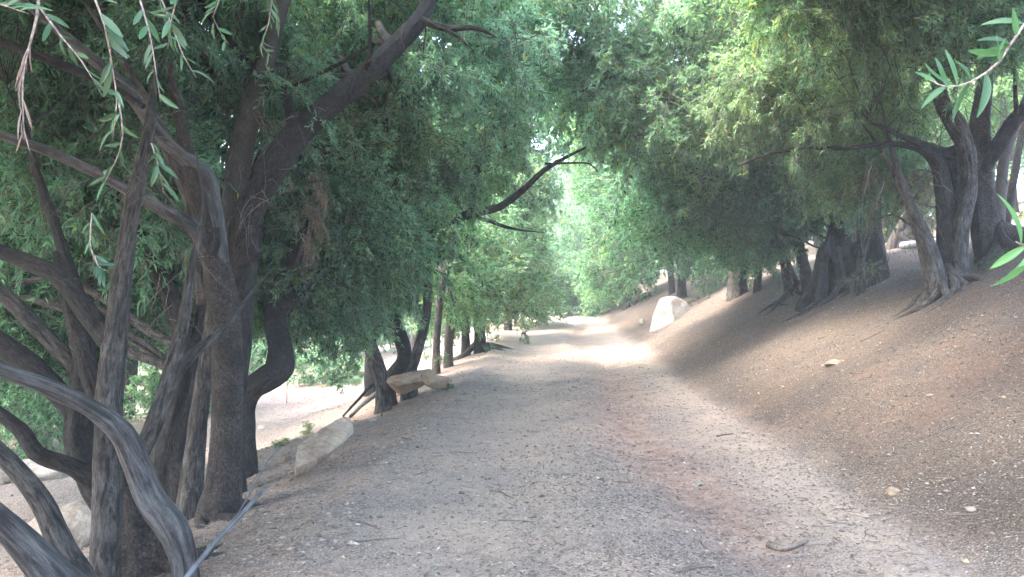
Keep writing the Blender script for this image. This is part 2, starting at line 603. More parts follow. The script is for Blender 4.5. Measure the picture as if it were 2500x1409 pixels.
def bough_mesh(seed, nb, nt_, nl, size, leafL, leafW, droop, mat_leaf=None, mat_twig=None, flat=.75):
    """a leafy bough: nb branchlets, each with nt_ twigs, each with nl leaves"""
    rs = np.random.default_rng(seed)
    V, Fc, MI = [], [], []
    off = 0
    def add_tube(c, r0, r1):
        nonlocal off
        k = len(c)
        t = unit(np.gradient(c, axis=0))
        u = unit(np.cross(t, [0.31, .9, .2]))
        v_ = np.cross(t, u)
        r = np.linspace(r0, r1, k)[:, None]
        ring = [c + (u * math.cos(a) + v_ * math.sin(a)) * r for a in (0, 2.094, 4.189)]
        vv = np.stack(ring, 1).reshape(-1, 3)
        i = np.arange(k - 1)[:, None] * 3
        ff = []
        for a in range(3):
            b = (a + 1) % 3
            ff.append(np.concatenate([i + a, i + b, i + 3 + b], 1))
            ff.append(np.concatenate([i + a, i + 3 + b, i + 3 + a], 1))
        ff = np.concatenate(ff) + off
        V.append(vv)
        Fc.append(ff)
        MI.append(np.ones(len(ff), int))
        off += len(vv)
    LB, LD = [], []
    for b in range(nb):
        d = unit(rs.normal(size=3) * [1, 1, flat])
        st = rs.normal(size=3) * size * .12
        ln = size * rs.uniform(.55, 1.05)
        s = np.linspace(0, 1, 7)[:, None]
        c = st + d * ln * s + np.array([0, 0, -1]) * droop * ln * s ** 2 + rs.normal(size=3) * .12 * ln * s * (1 - s) * 2
        add_tube(c, size * .009, size * .0035)
        for t in range(nt_):
            q = rs.uniform(.2, 1)
            p = np.array([np.interp(q, s[:, 0], c[:, k]) for k in range(3)])
            td = unit(d + rs.normal(size=3) * .75 + np.array([0, 0, -droop * .8]))
            tl = size * rs.uniform(.12, .30)
            ss = np.linspace(0, 1, 5)[:, None]
            tc = p + td * tl * ss + np.array([0, 0, -1]) * (.35 + droop * .5) * tl * ss ** 2
            if t % 2 == 0:
                add_tube(tc[::2], size * .004, size * .002)
            u = np.sort(rs.uniform(.05, 1, nl))
            pos = np.stack([np.interp(u, ss[:, 0], tc[:, k]) for k in range(3)], 1)
            tt = unit(td + np.array([0, 0, -1]) * (.25 + droop) * u[:, None])
            ld = unit(tt + rs.normal(size=(nl, 3)) * .8)
            LB.append(pos)
            LD.append(ld)
    LB = np.concatenate(LB)
    LD = np.concatenate(LD)
    n = len(LB)
    v, f = leaves_np(LB, LD, leafL * rs.uniform(.6, 1.2, n), leafW * rs.uniform(.75, 1.25, n), rs)
    V.append(v)
    Fc.append(f + off)
    MI.append(np.zeros(len(f), int))
    return mesh_np('leafy_bough', np.concatenate(V), np.concatenate(Fc), [mat_leaf or M_LEAF, mat_twig or B_TWIG], mat_idx=np.concatenate(MI), smooth=False)

NEARB = [bough_mesh(100 + k, 21, 9, 13, 1.0, .108, .0255, .26) for k in range(5)]
MIDB = [bough_mesh(200 + k, 19, 8, 12, 1.0, .122, .033, .18) for k in range(4)]
FARB = [bough_mesh(300 + k, 19, 8, 11, 1.0, .110, .040, .10, flat=.9) for k in range(3)]
BAREB = [bough_mesh(400 + k, 26, 16, 5, 1.0, .05, .011, .25) for k in range(3)]
DEADB = [bough_mesh(500, 14, 12, 9, 1.0, .05, .009, .9, M_DEAD, B_PALE)]
FRESHB = [bough_mesh(600 + k, 24, 11, 14, 1.0, .075, .034, .1, M_FRESH) for k in range(2)]

def in_gap(p):
    """the small opening in the canopy above the far bend, along one real line of sight"""
    v = p - CAM
    px = 1250 + F * v.x / v.y
    py = 704.5 + F * PITCH - F * v.z / v.y
    if v.y < 17.6:      # nothing hangs in front of the long bare limb
        for (x0, y0), (x1, y1) in ((1150, 522), (1275, 465)), ((1275, 465), (1430, 360)):
            t = max(0, min(1, ((px - x0) * (x1 - x0) + (py - y0) * (y1 - y0)) / ((x1 - x0) ** 2 + (y1 - y0) ** 2)))
            if math.hypot(px - x0 - t * (x1 - x0), py - y0 - t * (y1 - y0)) < 105:
                return True
    return ((px - 1352) / 60) ** 2 + ((py - 372) / 95) ** 2 < 1

def bough(tree_, p, s, meshes, tint=(1, 1, 1), dry=.02, name='foliage', stretch=1.0):
    o = bpy.data.objects.new(name, random.choice(meshes))
    link(o, tree_['root'])
    o.location = Vector(p) - tree_['root'].location
    o.rotation_euler = (random.uniform(-.35, .35), random.uniform(-.35, .35), random.uniform(0, 6.283))
    k = s * random.uniform(.8, 1.2)
    o.scale = (k, k, k * stretch)
    j = random.uniform(.78, 1.25)
    if random.random() < .12:
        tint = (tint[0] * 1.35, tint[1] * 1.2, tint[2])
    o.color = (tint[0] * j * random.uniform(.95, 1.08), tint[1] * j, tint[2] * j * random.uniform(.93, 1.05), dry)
    o['kind'] = 'stuff'
    return o

def branch_to(tree_, p, mat=B_GREY, r=None):
    """a thin curved branch from the nearest limb to a bough"""
    p = Vector(p)
    if not tree_['nodes']:
        return
    q, rq = min(tree_['nodes'], key=lambda nr: (nr[0] - p).length + max(0, nr[0].z - p.z) * .8)
    L = (p - q).length
    if L < .4 or L > 6:
        return
    m = q.lerp(p, .5) + Vector((random.uniform(-.12, .12), random.uniform(-.12, .12), .14)) * L
    r0 = min(rq * .7, .010 + .009 * L)
    _seed[0] += 1
    me = tube([q, m, p], [r0, r0 * .65, r0 * .25], mat, .22, 6, .1, 0, _seed[0], .08, 'branch')
    part('branch', me, tree_['root'])

def crown(tree_, box, n, s, meshes, tint=(1, 1, 1), dry=.02, branches=.35, mat=B_GREY, keep=None):
    """boughs spread through the volume that the crown fills: box = px0, py0, px1, py1, near, far"""
    x0, y0, x1, y1, d0, d1 = box
    k = 0
    tries = 0
    pts = []
    while k < n and tries < n * 30:
        tries += 1
        d = random.uniform(d0, d1)
        p = P(random.uniform(x0, x1), random.uniform(y0, y1), d)
        if d > 12 and in_gap(p):
            continue
        if pts and min((p - q).length for q in pts) < s * .42 and tries < n * 12:
            continue
        pts.append(p)
        bough(tree_, p, s, meshes, tint, dry)
        if random.random() < branches:
            branch_to(tree_, p, mat)
        k += 1

def crown_w(tree_, c, r, n, s, meshes, tint=(1, 1, 1), dry=.02, branches=.2):
    c = Vector(c)
    for _ in range(n):
        v = Vector((random.gauss(0, 1), random.gauss(0, 1), random.gauss(0, 1))).normalized() * random.uniform(.45, 1)
        p = c + Vector((v.x * r[0], v.y * r[1], v.z * r[2]))
        if p.y > 12 and in_gap(p):
            continue
        bough(tree_, p, s, meshes, tint, dry)
        if random.random() < branches:
            branch_to(tree_, p)

def root(tree_, start, ang, L, r, mat):
    pts, rad = [], []
    k = 6
    for i in range(k):
        t = i / (k - 1)
        a = ang + .5 * math.sin(t * 3 + r * 90)
        x = start.x + math.cos(a) * L * t
        y = start.y + math.sin(a) * L * t
        pts.append(Vector((x, y, tz(x, y) + r * (.9 - 1.5 * t) + .25 * (1 - t) ** 4)))
        rad.append(r * (1.1 - .75 * t))
    _seed[0] += 1
    part('root', tube(pts, rad, mat, .08, 8, .2, .2, _seed[0], .02, 'root'), tree_['root'])

# ------------------------------------------------------------------ ground
def build_ground():
    def axis(a, b, fine0, fine1, st, grow):
        xs = list(np.arange(fine0, fine1, st))
        x, s_ = fine1, st
        while x < b:
            xs.append(x)
            s_ *= grow
            x += s_
        xs.append(b)
        x, s_ = fine0, st
        left = []
        while x > a:
            s_ *= grow
            x -= s_
            left.append(max(x, a))
        return np.array(sorted(set(left)) + xs)
    xs = axis(-300, 300, -5, 7, .06, 1.045)
    ys = axis(-60, 500, 3.2, 15, .06, 1.035)
    X, Y = np.meshgrid(xs, ys)
    Z = terrain(X, Y)
    nx, ny = len(xs), len(ys)
    verts = np.stack([X, Y, Z], -1).reshape(-1, 3)
    i, j = np.meshgrid(np.arange(ny - 1), np.arange(nx - 1), indexing='ij')
    b0 = (i * nx + j).ravel()
    f = np.stack([b0, b0 + 1, b0 + nx + 1, b0 + nx], 1)
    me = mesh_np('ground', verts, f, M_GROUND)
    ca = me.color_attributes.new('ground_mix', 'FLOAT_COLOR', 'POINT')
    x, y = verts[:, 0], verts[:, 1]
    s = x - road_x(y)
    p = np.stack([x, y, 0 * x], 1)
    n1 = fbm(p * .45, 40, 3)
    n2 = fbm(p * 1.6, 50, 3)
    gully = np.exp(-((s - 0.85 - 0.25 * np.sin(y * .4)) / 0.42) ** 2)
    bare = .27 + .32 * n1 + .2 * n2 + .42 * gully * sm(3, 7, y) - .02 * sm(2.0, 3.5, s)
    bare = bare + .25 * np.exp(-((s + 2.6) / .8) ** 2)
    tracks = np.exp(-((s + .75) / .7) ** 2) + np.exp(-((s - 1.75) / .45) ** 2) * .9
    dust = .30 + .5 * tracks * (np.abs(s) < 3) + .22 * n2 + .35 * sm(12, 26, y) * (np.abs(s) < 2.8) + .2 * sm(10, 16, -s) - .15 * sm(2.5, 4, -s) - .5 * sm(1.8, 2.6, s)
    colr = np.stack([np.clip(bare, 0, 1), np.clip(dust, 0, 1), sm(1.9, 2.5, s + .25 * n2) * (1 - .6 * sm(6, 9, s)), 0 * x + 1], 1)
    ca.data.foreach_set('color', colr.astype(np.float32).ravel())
    o = bpy.data.objects.new('ground', me)
    o['kind'] = 'structure'
    link(o)

    # loose leaves, bark chips and gravel that nobody could count
    n = 150000
    d = 3.6 + 24 * rng.random(n) ** 1.7
    x = (rng.random(n) * 2 - 1) * .64 * (d + 1.2)
    y = d
    s = x - road_x(y)
    clump = fbm(np.stack([x, y, 0 * x], 1) * 1.1, 77, 3)
    keep = rng.random(n) < np.clip(.5 + .9 * clump + .35 * sm(1.8, 3, s) + .1, .08, 1)
    x, y, d, s = x[keep], y[keep], d[keep], s[keep]
    n = len(x)
    z = terrain(x, y) + .004
    a = rng.random(n) * 6.283
    ld = unit(np.stack([np.cos(a), np.sin(a), rng.normal(size=n) * .25], 1))
    L = rng.uniform(.012, .045, n) * (1 + d * .02)
    W = rng.uniform(.005, .012, n) * (1 + d * .03)
    side = unit(np.stack([-np.sin(a), np.cos(a), rng.normal(size=n) * .45], 1))
    b = np.stack([x, y, z], 1)
    up = np.array([0, 0, 1.])
    v = np.stack([b, b + ld * L[:, None] * .5 + side * W[:, None] * .5 + up * .004, b + ld * L[:, None], b + ld * L[:, None] * .5 - side * W[:, None] * .5 + up * .004], 1).reshape(-1, 3)
    o_ = np.arange(n)[:, None] * 4
    f = np.concatenate([o_ + np.array([[0, 1, 2]]), o_ + np.array([[0, 2, 3]])], 1).reshape(-1, 3)
    o = bpy.data.objects.new('leaf_litter', mesh_np('leaf_litter', v, f, M_LITTER, smooth=False))
    o['kind'] = 'stuff'
    o['label'] = 'loose dry leaves and bark chips scattered over the track and bank'
    link(o)
build_ground()

def scatter_bits(name, label, n, mat, kind_, seed):
    rs = np.random.default_rng(seed)
    d = 3.8 + 20 * rs.random(n) ** 1.5
    x = (rs.random(n) * 2 - 1) * .62 * (d + 1)
    y = d
    s_ = x - road_x(y)
    cl = fbm(np.stack([x, y, 0 * x], 1) * .8, 60 + seed, 2)
    edge = np.exp(-((np.abs(s_ - .2) - 2.0) / .5) ** 2)
    keep = rs.random(n) < np.clip(.25 + .8 * cl + .5 * edge, .05, 1)
    x, y = x[keep], y[keep]
    n = len(x)
    z = terrain(x, y)
    a = rs.random(n) * 6.283
    ax = np.stack([np.cos(a), np.sin(a), rs.normal(size=n) * .06], 1)
    sd = np.stack([-np.sin(a), np.cos(a), 0 * a], 1)
    up = np.array([0, 0, 1.])
    if kind_ == 'twig':
        L = (rs.random(n) ** 2 * .12 + .025)[:, None]
        r = (L * .02 + .0012)
        b = np.stack([x, y, z + .003], 1)
        bend = sd * L * rs.normal(size=(n, 1)) * .12
        pts = []
        for p_ in (b, b + ax * L * .5 + bend, b + ax * L):
            pts += [p_ - sd * r, p_ + sd * r, p_ + up * r * 1.6]
        v = np.stack(pts, 1).reshape(-1, 3)
        q = []
        for k in (0, 3):
            for i, j in ((0, 1), (1, 2), (2, 0)):
                q += [[k + i, k + j, k + 3 + j], [k + i, k + 3 + j, k + 3 + i]]
        f = (np.arange(n)[:, None, None] * 9 + np.array(q)[None]).reshape(-1, 3)
    else:
        R_ = (rs.random(n) ** 3 * .022 + .005)[:, None]
        c = np.stack([x, y, z + R_[:, 0] * .2], 1)
        j = lambda: 1 + rs.normal(size=(n, 1)) * .18
        v = np.stack([c + ax * R_ * 1.2 * j(), c + sd * R_ * j(), c - ax * R_ * 1.2 * j(), c - sd * R_ * j(), c + up * R_ * .65 * j() + ax * R_ * .2, c - up * R_ * .6], 1).reshape(-1, 3)
        q = [[0, 1, 4], [1, 2, 4], [2, 3, 4], [3, 0, 4], [1, 0, 5], [2, 1, 5], [3, 2, 5], [0, 3, 5]]
        f = (np.arange(n)[:, None, None] * 6 + np.array(q)[None]).reshape(-1, 3)
    o = bpy.data.objects.new(name, mesh_np(name, v, f, mat, smooth=False))
    o['kind'] = 'stuff'
    o['label'] = label
    link(o)
scatter_bits('twig_litter', 'thin broken twigs strewn over the track and bank', 9000, B_TWIG, 'twig', 5)
scatter_bits('gravel', 'loose small gravel and pebbles on the track', 14000, M_LITTER, 'stone', 6)

# ------------------------------------------------------------------ trees on the left of the track
RB, GB, SB, DB, WB = B_ROUGH, B_GREY, B_SMOOTH, B_DARK, B_WORN
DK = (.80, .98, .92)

# many-stemmed tree nearest the camera on the left
t1 = tree('many-stemmed olive nearest the camera with a long shiny worn branch reaching left', G(350, 1400))
limb(t1, 'trunk', [(375, 1420, 6.0, 160), (358, 1290, 6.0, 124), (328, 1180, 6.05, 90), (290, 1090, 6.1, 64)], RB, True, 22, .2, .25)
limb(t1, 'trunk', [(255, 1400, 5.7, 74), (262, 1230, 5.75, 70), (262, 1100, 5.8, 62), (268, 960, 5.9, 62), (278, 850, 6.0, 58), (300, 660, 6.1, 42), (328, 480, 6.2, 36), (360, 340, 6.3, 30), (372, 240, 6.5, 18), (380, 160, 6.7, 8)], GB, True, 16, .08, .08, label='pale straight upright stem')
limb(t1, 'branch', [(276, 850, 6.0, 46), (215, 765, 6.1, 50), (150, 680, 6.2, 44), (70, 640, 6.3, 40), (-40, 600, 6.4, 34), (-160, 540, 6.5, 24)], DB, rough=.15)
limb(t1, 'trunk', [(330, 1330, 6.3, 80), (240, 1190, 6.4, 74), (195, 1060, 6.5, 66), (205, 900, 6.6, 56), (195, 760, 6.8, 40), (150, 600, 7.0, 26), (90, 420, 7.2, 18)], DB, True, 16, .15, .2)
limb(t1, 'branch', [(450, 1380, 5.5, 60), (420, 1290, 5.5, 72), (370, 1220, 5.5, 64), (330, 1130, 5.45, 60), (296, 1060, 5.4, 56), (225, 1000, 5.3, 44), (130, 952, 5.2, 42), (20, 910, 5.1, 36), (-120, 850, 5.0, 32)], WB, True, 18, .12, .12, label='long worn branch, shiny and bare of bark')
limb(t1, 'branch', [(250, 1190, 6.2, 60), (180, 1140, 6.1, 44), (90, 1105, 6.0, 40), (50, 1050, 6.0, 36), (-30, 990, 6.0, 28)], DB, rough=.25, label='dark knobbly side branch')
limb(t1, 'trunk', [(215, 1450, 5.2, 60), (150, 1330, 5.2, 54), (105, 1230, 5.2, 50), (40, 1145, 5.2, 44), (-50, 1060, 5.2, 44), (-160, 960, 5.2, 40)], GB, True, 16, .1, .1)
limb(t1, 'trunk', [(190, 1480, 4.9, 110), (120, 1400, 4.8, 88), (40, 1310, 4.7, 70), (-50, 1230, 4.6, 62), (-200, 1120, 4.6, 56)], WB, True, 18, .08, .1)
limb(t1, 'branch', [(335, 1120, 6.0, 44), (385, 1010, 6.0, 42), (425, 880, 6.05, 38), (450, 770, 6.1, 30), (470, 640, 6.2, 18)], GB, rough=.08)
limb(t1, 'branch', [(385, 1010, 6.1, 30), (440, 900, 6.2, 30), (500, 840, 6.3, 24), (560, 790, 6.5, 12)], GB)
limb(t1, 'branch', [(240, 1090, 6.5, 50), (160, 980, 6.6, 56), (60, 880, 6.6, 56), (-60, 800, 6.6, 50)], DB)
limb(t1, 'branch', [(210, 920, 6.6, 36), (120, 830, 6.7, 40), (20, 730, 6.8, 38), (-80, 670, 6.9, 34)], GB)
limb(t1, 'branch', [(350, 260, 6.3, 14), (250, 200, 6.4, 22), (130, 150, 6.2, 22), (-20, 90, 6.0, 22)], DB)
for a, L, r in ((.2, .5, .05), (-.5, .6, .06), (-1.2, .6, .07), (2.8, .6, .06), (.7, .5, .05), (1.3, .6, .05)):
    root(t1, P(380, 1370, 6.0), a, L, r, RB)

# tall tree whose thick trunk forks
t2 = tree('tall olive with a thick pebbly-barked trunk forking into three grey limbs', G(540, 1262))
limb(t2, 'trunk', [(537, 1275, 7.3, 104), (547, 1170, 7.3, 82), (554, 1040, 7.3, 72), (555, 900, 7.3, 72), (548, 760, 7.3, 74), (534, 680, 7.3, 70), (520, 610, 7.3, 62)], RB, True, 22, .05, .08)
limb(t2, 'branch', [(520, 625, 7.3, 50), (475, 560, 7.2, 36), (425, 527, 7.1, 34), (340, 480, 7.0, 27), (240, 425, 6.9, 25), (120, 370, 6.8, 24), (30, 340, 6.7, 22), (-90, 300, 6.6, 18)], WB, n=12, rough=.06, label='long slender branch slanting up to the left')
limb(t2, 'branch', [(528, 640, 7.3, 64), (528, 560, 7.3, 44), (518, 490, 7.3, 42), (503, 430, 7.3, 44), (440, 375, 7.2, 36), (380, 320, 7.2, 34), (310, 220, 7.1, 32), (210, 130, 7.0, 26), (90, 30, 7.0, 20), (-20, -60, 7.0, 14)], WB, n=14, rough=.06, label='bent grey limb with a kink')
limb(t2, 'branch', [(505, 740, 7.5, 50), (490, 600, 7.5, 44), (465, 480, 7.5, 42), (420, 380, 7.5, 36), (380, 290, 7.6, 28), (330, 200, 7.7, 20)], GB, n=12)
limb(t2, 'branch', [(515, 625, 7.2, 24), (530, 590, 7.15, 18), (527, 556, 7.12, 17)], DB, n=10, rough=.15, label='short broken stub in the fork')
limb(t2, 'trunk', [(462, 1260, 7.7, 74), (472, 1150, 7.75, 54), (488, 1000, 7.8, 44), (508, 860, 7.8, 38), (520, 740, 7.8, 30)], GB, True, 16, .06, .1)
for a, L, r in ((-.3, .5, .05), (-1.0, .5, .05), (.5, .4, .05), (-2, .5, .06), (-1.5, .5, .06)):
    root(t2, P(530, 1250, 7.4), a, L, r, RB)

# dark leaning trunk that arches over the track
t3 = tree('dark-barked olive leaning right over the track with a round burl at its fork', G(600, 1150))
limb(t3, 'trunk', [(565, 1180, 8.6, 70), (570, 1000, 8.6, 46), (588, 820, 8.6, 52), (588, 700, 8.6, 60), (600, 600, 8.7, 72), (610, 520, 8.7, 68), (655, 430, 8.8, 66), (720, 330, 9.0, 66), (800, 260, 9.2, 58), (885, 190, 9.5, 54), (965, 115, 9.8, 50), (1030, 40, 10.1, 40), (1070, -60, 10.5, 30)], DB, True, 20, .09, .14)
limb(t3, 'burl', [(585, 640, 8.45, 40), (603, 612, 8.4, 66), (612, 585, 8.45, 30)], DB, n=16, rough=.3, label='round burl with a cut face')
limb(t3, 'branch', [(545, 640, 8.9, 70), (570, 470, 9.0, 62), (600, 320, 9.1, 58), (640, 180, 9.2, 52), (672, 50, 9.3, 46), (710, -80, 9.4, 38)], SB, n=16, rough=.04, label='smooth brown upright limb')
limb(t3, 'branch', [(712, 335, 9.0, 30), (705, 260, 9.1, 24), (680, 215, 9.2, 24), (655, 160, 9.3, 18)], DB, n=10)
limb(t3, 'branch', [(885, 190, 9.5, 24), (900, 150, 9.4, 14), (903, 108, 9.4, 10)], DB, n=8)
limb(t3, 'branch', [(1030, 50, 10.0, 20), (1090, 70, 9.9, 18), (1160, 68, 9.9, 12), (1210, 90, 10, 5)], GB, n=8)
limb(t3, 'branch', [(1085, 70, 9.9, 12), (1120, 90, 9.8, 8), (1140, 110, 9.8, 5)], GB, n=8)
limb(t3, 'branch', [(900, 112, 9.4, 8), (840, 150, 9.4, 10), (760, 190, 9.3, 9), (690, 220, 9.2, 8)], DB, n=8)
limb(t3, 'branch', [(655, 215, 9.1, 20), (610, 160, 9.2, 20), (550, 90, 9.2, 20), (500, 20, 9.3, 14), (450, -80, 9.4, 10)], DB, n=8)
limb(t3, 'branch', [(612, 555, 8.7, 9), (650, 552, 8.6, 8), (683, 554, 8.6, 6)], DB, n=8)

# hollow tree behind the stems
t4 = tree('dark hollow olive stump-like trunk behind the near stems', G(430, 1165))
limb(t4, 'trunk', [(425, 1190, 8.8, 110), (415, 1100, 8.8, 86), (440, 1000, 8.9, 70), (455, 920, 9.0, 74), (450, 850, 9.1, 50), (400, 700, 9.3, 40), (350, 600, 9.6, 30)], DB, True, 20, .3, .25, .05)
limb(t4, 'branch', [(450, 880, 9.0, 40), (490, 800, 9.2, 34), (500, 650, 9.5, 26)], DB, n=10, rough=.15)
limb(t4, 'branch', [(400, 700, 9.3, 30), (330, 600, 9.6, 26), (280, 420, 10, 20)], DB, n=10, rough=.15)

# curved trunk with the low hanging crown
t5 = tree('olive with a thick S-bent trunk under a low drooping dark green crown', G(600, 1060))
limb(t5, 'trunk', [(600, 1070, 10.6, 50), (600, 1000, 10.6, 46), (616, 952, 10.6, 56), (655, 925, 10.6, 62), (682, 900, 10.7, 68), (686, 850, 10.8, 58), (672, 780, 10.9, 50), (690, 680, 11.1, 46), (740, 560, 11.4, 34), (780, 440, 11.8, 22)], DB, True, 18, .12, .15)
limb(t5, 'branch', [(680, 760, 10.9, 36), (760, 690, 11.2, 28), (840, 620, 11.6, 20), (900, 540, 12, 12)], DB, n=10)

# clump of stems behind the two flat rocks
t6 = tree('clump of slanting stems beside the stacked flat rocks with a long limb arching right', G(950, 935))
limb(t6, 'trunk', [(935, 955, 15.2, 34), (925, 900, 15.2, 36), (905, 850, 15.2, 34), (885, 790, 15.3, 28), (870, 700, 15.4, 20)], GB, True, 12, .08)
limb(t6, 'trunk', [(950, 930, 15.6, 34), (985, 880, 15.6, 34), (980, 830, 15.7, 34), (962, 780, 15.8, 30), (975, 700, 15.8, 28), (1000, 620, 15.9, 24), (1040, 570, 16, 24)], DB, True, 12, .12)
limb(t6, 'trunk', [(1000, 910, 15.9, 36), (1015, 870, 15.9, 26), (1035, 800, 16, 24), (1045, 720, 16, 22), (1040, 640, 16, 20)], GB, True, 12, .06)
limb(t6, 'branch', [(990, 600, 16, 26), (1070, 550, 16, 24), (1150, 522, 16, 22), (1220, 505, 16.1, 19), (1275, 465, 16.3, 17), (1330, 415, 16.5, 13), (1380, 385, 16.8, 9), (1430, 360, 17, 5)], DB, n=10, rough=.08, label='long curved limb rising right over the track')
limb(t6, 'branch', [(1155, 528, 16, 10), (1195, 540, 15.9, 9), (1232, 553, 15.9, 8)], DB, n=8)
limb(t6, 'branch', [(1330, 400, 16.4, 6), (1400, 398, 16.5, 5), (1440, 400, 16.6, 4), (1460, 420, 16.7, 3)], DB, n=6)
limb(t6, 'branch', [(1150, 520, 16, 18), (1160, 430, 16.2, 18), (1185, 380, 16.3, 17), (1200, 340, 16.4, 14), (1190, 240, 16.6, 10)], DB, n=8)
limb(t6, 'branch', [(1190, 385, 16.3, 8), (1220, 365, 16.3, 7), (1255, 350, 16.3, 5)], DB, n=8)
limb(t6, 'branch', [(1035, 650, 15.8, 26), (1045, 615, 15.7, 24), (1050, 580, 15.7, 14)], DB, n=10)
limb(t6, 'branch', [(912, 880, 14.6, 6), (925, 945, 14.4, 8), (930, 970, 14.3, 8)], GB, n=8)

t7 = tree('slim pale-stemmed olive on the left verge just past the flat rocks', G(1070, 850))
limb(t7, 'trunk', [(1065, 860, 20.5, 18), (1070, 780, 20.5, 17), (1080, 700, 20.6, 18), (1105, 600, 20.8, 16), (1120, 500, 21, 10)], GB, True, 10, .08)
limb(t7, 'trunk', [(1095, 850, 21.5, 22), (1100, 760, 21.5, 24), (1085, 680, 21.6, 16), (1060, 600, 21.8, 12)], SB, True, 10, .08)
t8 = tree('olive with one pale straight stem beside a dark ribbed trunk on the left verge', G(1150, 820))
limb(t8, 'trunk', [(1137, 815, 25, 20), (1140, 740, 25, 19), (1146, 660, 25.2, 17), (1156, 590, 25.4, 13), (1150, 480, 25.6, 8)], GB, True, 10, .05, label='pale straight stem')
limb(t8, 'trunk', [(1172, 815, 24.8, 28), (1168, 770, 24.8, 26), (1172, 730, 25, 22), (1150, 640, 25.2, 16)], DB, True, 12, .2, .3, label='dark ribbed trunk')
for a in (-.3, -.9, .4, 3.3):
    root(t8, P(1165, 815, 24.8), a, 1.2, .09, B_GREY)
t9 = tree('olive with a drooping grey-green crown further along the left verge', G(1240, 780))
limb(t9, 'trunk', [(1240, 780, 33, 18), (1235, 700, 33, 16), (1250, 600, 33.5, 12)], DB, True, 8, .1)
t10 = tree('distant olive at the crest with a short dark leaning trunk', G(1330, 766))
limb(t10, 'trunk', [(1325, 758, 45, 14), (1335, 715, 45, 14), (1350, 680, 45, 10)], DB, True, 8, .1)

# crowns, left side
crown(t1, (-260, -330, 420, 470, 8.0, 11.5), 62, .85, NEARB, DK, .015)
crown(t2, (250, -380, 760, 300, 9.3, 12.5), 44, .85, NEARB, (1.0, 1.08, 1.08), .02)
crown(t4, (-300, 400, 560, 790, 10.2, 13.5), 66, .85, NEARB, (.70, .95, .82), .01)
crown(t5, (650, 470, 880, 770, 11.2, 13.5), 44, .8, NEARB, (1.06, 1.14, 1.08), .01)
crown(t5, (560, 560, 980, 700, 11.5, 14.5), 22, .8, NEARB, (1.06, 1.14, 1.08), .01)
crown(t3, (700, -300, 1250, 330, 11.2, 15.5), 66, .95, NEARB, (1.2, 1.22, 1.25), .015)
crown(t3, (700, 300, 1080, 520, 12.5, 16), 26, .95, NEARB, (1.2, 1.25, 1.22), .015)
crown(t6, (880, 250, 1220, 480, 16.8, 20), 24, 1.1, MIDB, (1.25, 1.28, 1.25), .02)
crown(t6, (860, 560, 1030, 740, 14.8, 18), 20, .95, MIDB, (1.1, 1.14, 1.08), .02)
crown(t7, (1000, 500, 1190, 740, 21, 25), 20, 1.15, MIDB, (1.1, 1.1, .95), .03)
crown(t8, (1080, 380, 1280, 735, 26, 31), 30, 1.3, FARB, (1.15, 1.1, .9), .05)
crown(t9, (1180, 480, 1320, 765, 33, 39), 30, 1.4, FARB, (1.1, 1.1, .95), .03)
crown(t10, (1270, 560, 1380, 690, 45, 51), 14, 1.5, FARB, (1.0, 1.1, 1.0), .02)

# reddish dead sprays that hang from the leaning trunk
for px, py, s in ((770, 430, .3), (763, 500, .28), (752, 580, .2)):
    o = bough(t3, P(px, py, 9.6), s, DEADB, (1, 1, 1), 0, 'dead_foliage', 1.7)
    o.rotation_euler = (0, 0, random.uniform(0, 6))
    o['label'] = 'dry rust-brown spray of dead leaves'

# ------------------------------------------------------------------ trees on the right bank
r1 = tree('group of dark upright olive stems with roots spilling down the right bank', G(2310, 745))
limb(r1, 'trunk', [(2285, 750, 12.8, 52), (2283, 690, 12.8, 48), (2270, 620, 12.8, 46), (2245, 555, 12.8, 34), (2230, 520, 12.8, 26), (2200, 440, 12.9, 18)], GB, True, 14, .1, .1)
limb(r1, 'trunk', [(2318, 745, 13.0, 60), (2312, 600, 13.0, 44), (2306, 500, 13.0, 42), (2300, 440, 13.0, 38), (2284, 395, 13.0, 30), (2252, 366, 12.95, 22), (2205, 354, 12.9, 16), (2150, 352, 12.9, 12), (2060, 362, 13.1, 10), (1960, 362, 13.3, 9), (1870, 378, 13.5, 7), (1800, 405, 13.6, 5)], DB, True, 16, .14, .2, label='dark trunk with a long limb bent level to the left')
limb(r1, 'trunk', [(2345, 740, 12.9, 56), (2340, 660, 12.9, 46), (2345, 560, 12.9, 40), (2365, 460, 12.9, 40), (2360, 370, 12.9, 40), (2330, 300, 12.9, 48), (2300, 250, 13, 36), (2280, 150, 13.2, 26), (2230, 0, 13.5, 18)], GB, True, 16, .1, .12)
limb(r1, 'trunk', [(2330, 720, 13.3, 40), (2335, 560, 13.3, 44), (2332, 430, 13.3, 40), (2325, 380, 13.2, 46), (2300, 372, 13.1, 24)], DB, True, 14, .15, .2)
limb(r1, 'branch', [(2275, 640, 12.9, 24), (2240, 560, 13, 26), (2220, 490, 13, 20), (2190, 440, 13, 14)], GB)
for a, L, r in ((3.4, 1.1, .08), (3.8, 1.0, .07), (3.0, .9, .06), (4.2, .8, .08), (4.7, .7, .08), (3.6, .8, .05), (5.3, .7, .08), (2.7, .9, .06)):
    root(r1, P(2310, 740, 12.9), a, L, r, GB)
r2 = tree('thick pebbly-barked olive right of the rooty stem group', G(2440, 690))
limb(r2, 'trunk', [(2440, 690, 13.6, 110), (2415, 620, 13.6, 70), (2400, 520, 13.6, 62), (2392, 420, 13.6, 58), (2390, 330, 13.6, 50), (2400, 240, 13.6, 40), (2420, 100, 13.8, 28)], RB, True, 18, .06, .12)
limb(r2, 'branch', [(2400, 420, 13.5, 30), (2440, 350, 13.4, 38), (2480, 290, 13.3, 34), (2540, 220, 13.2, 26)], DB, n=12)
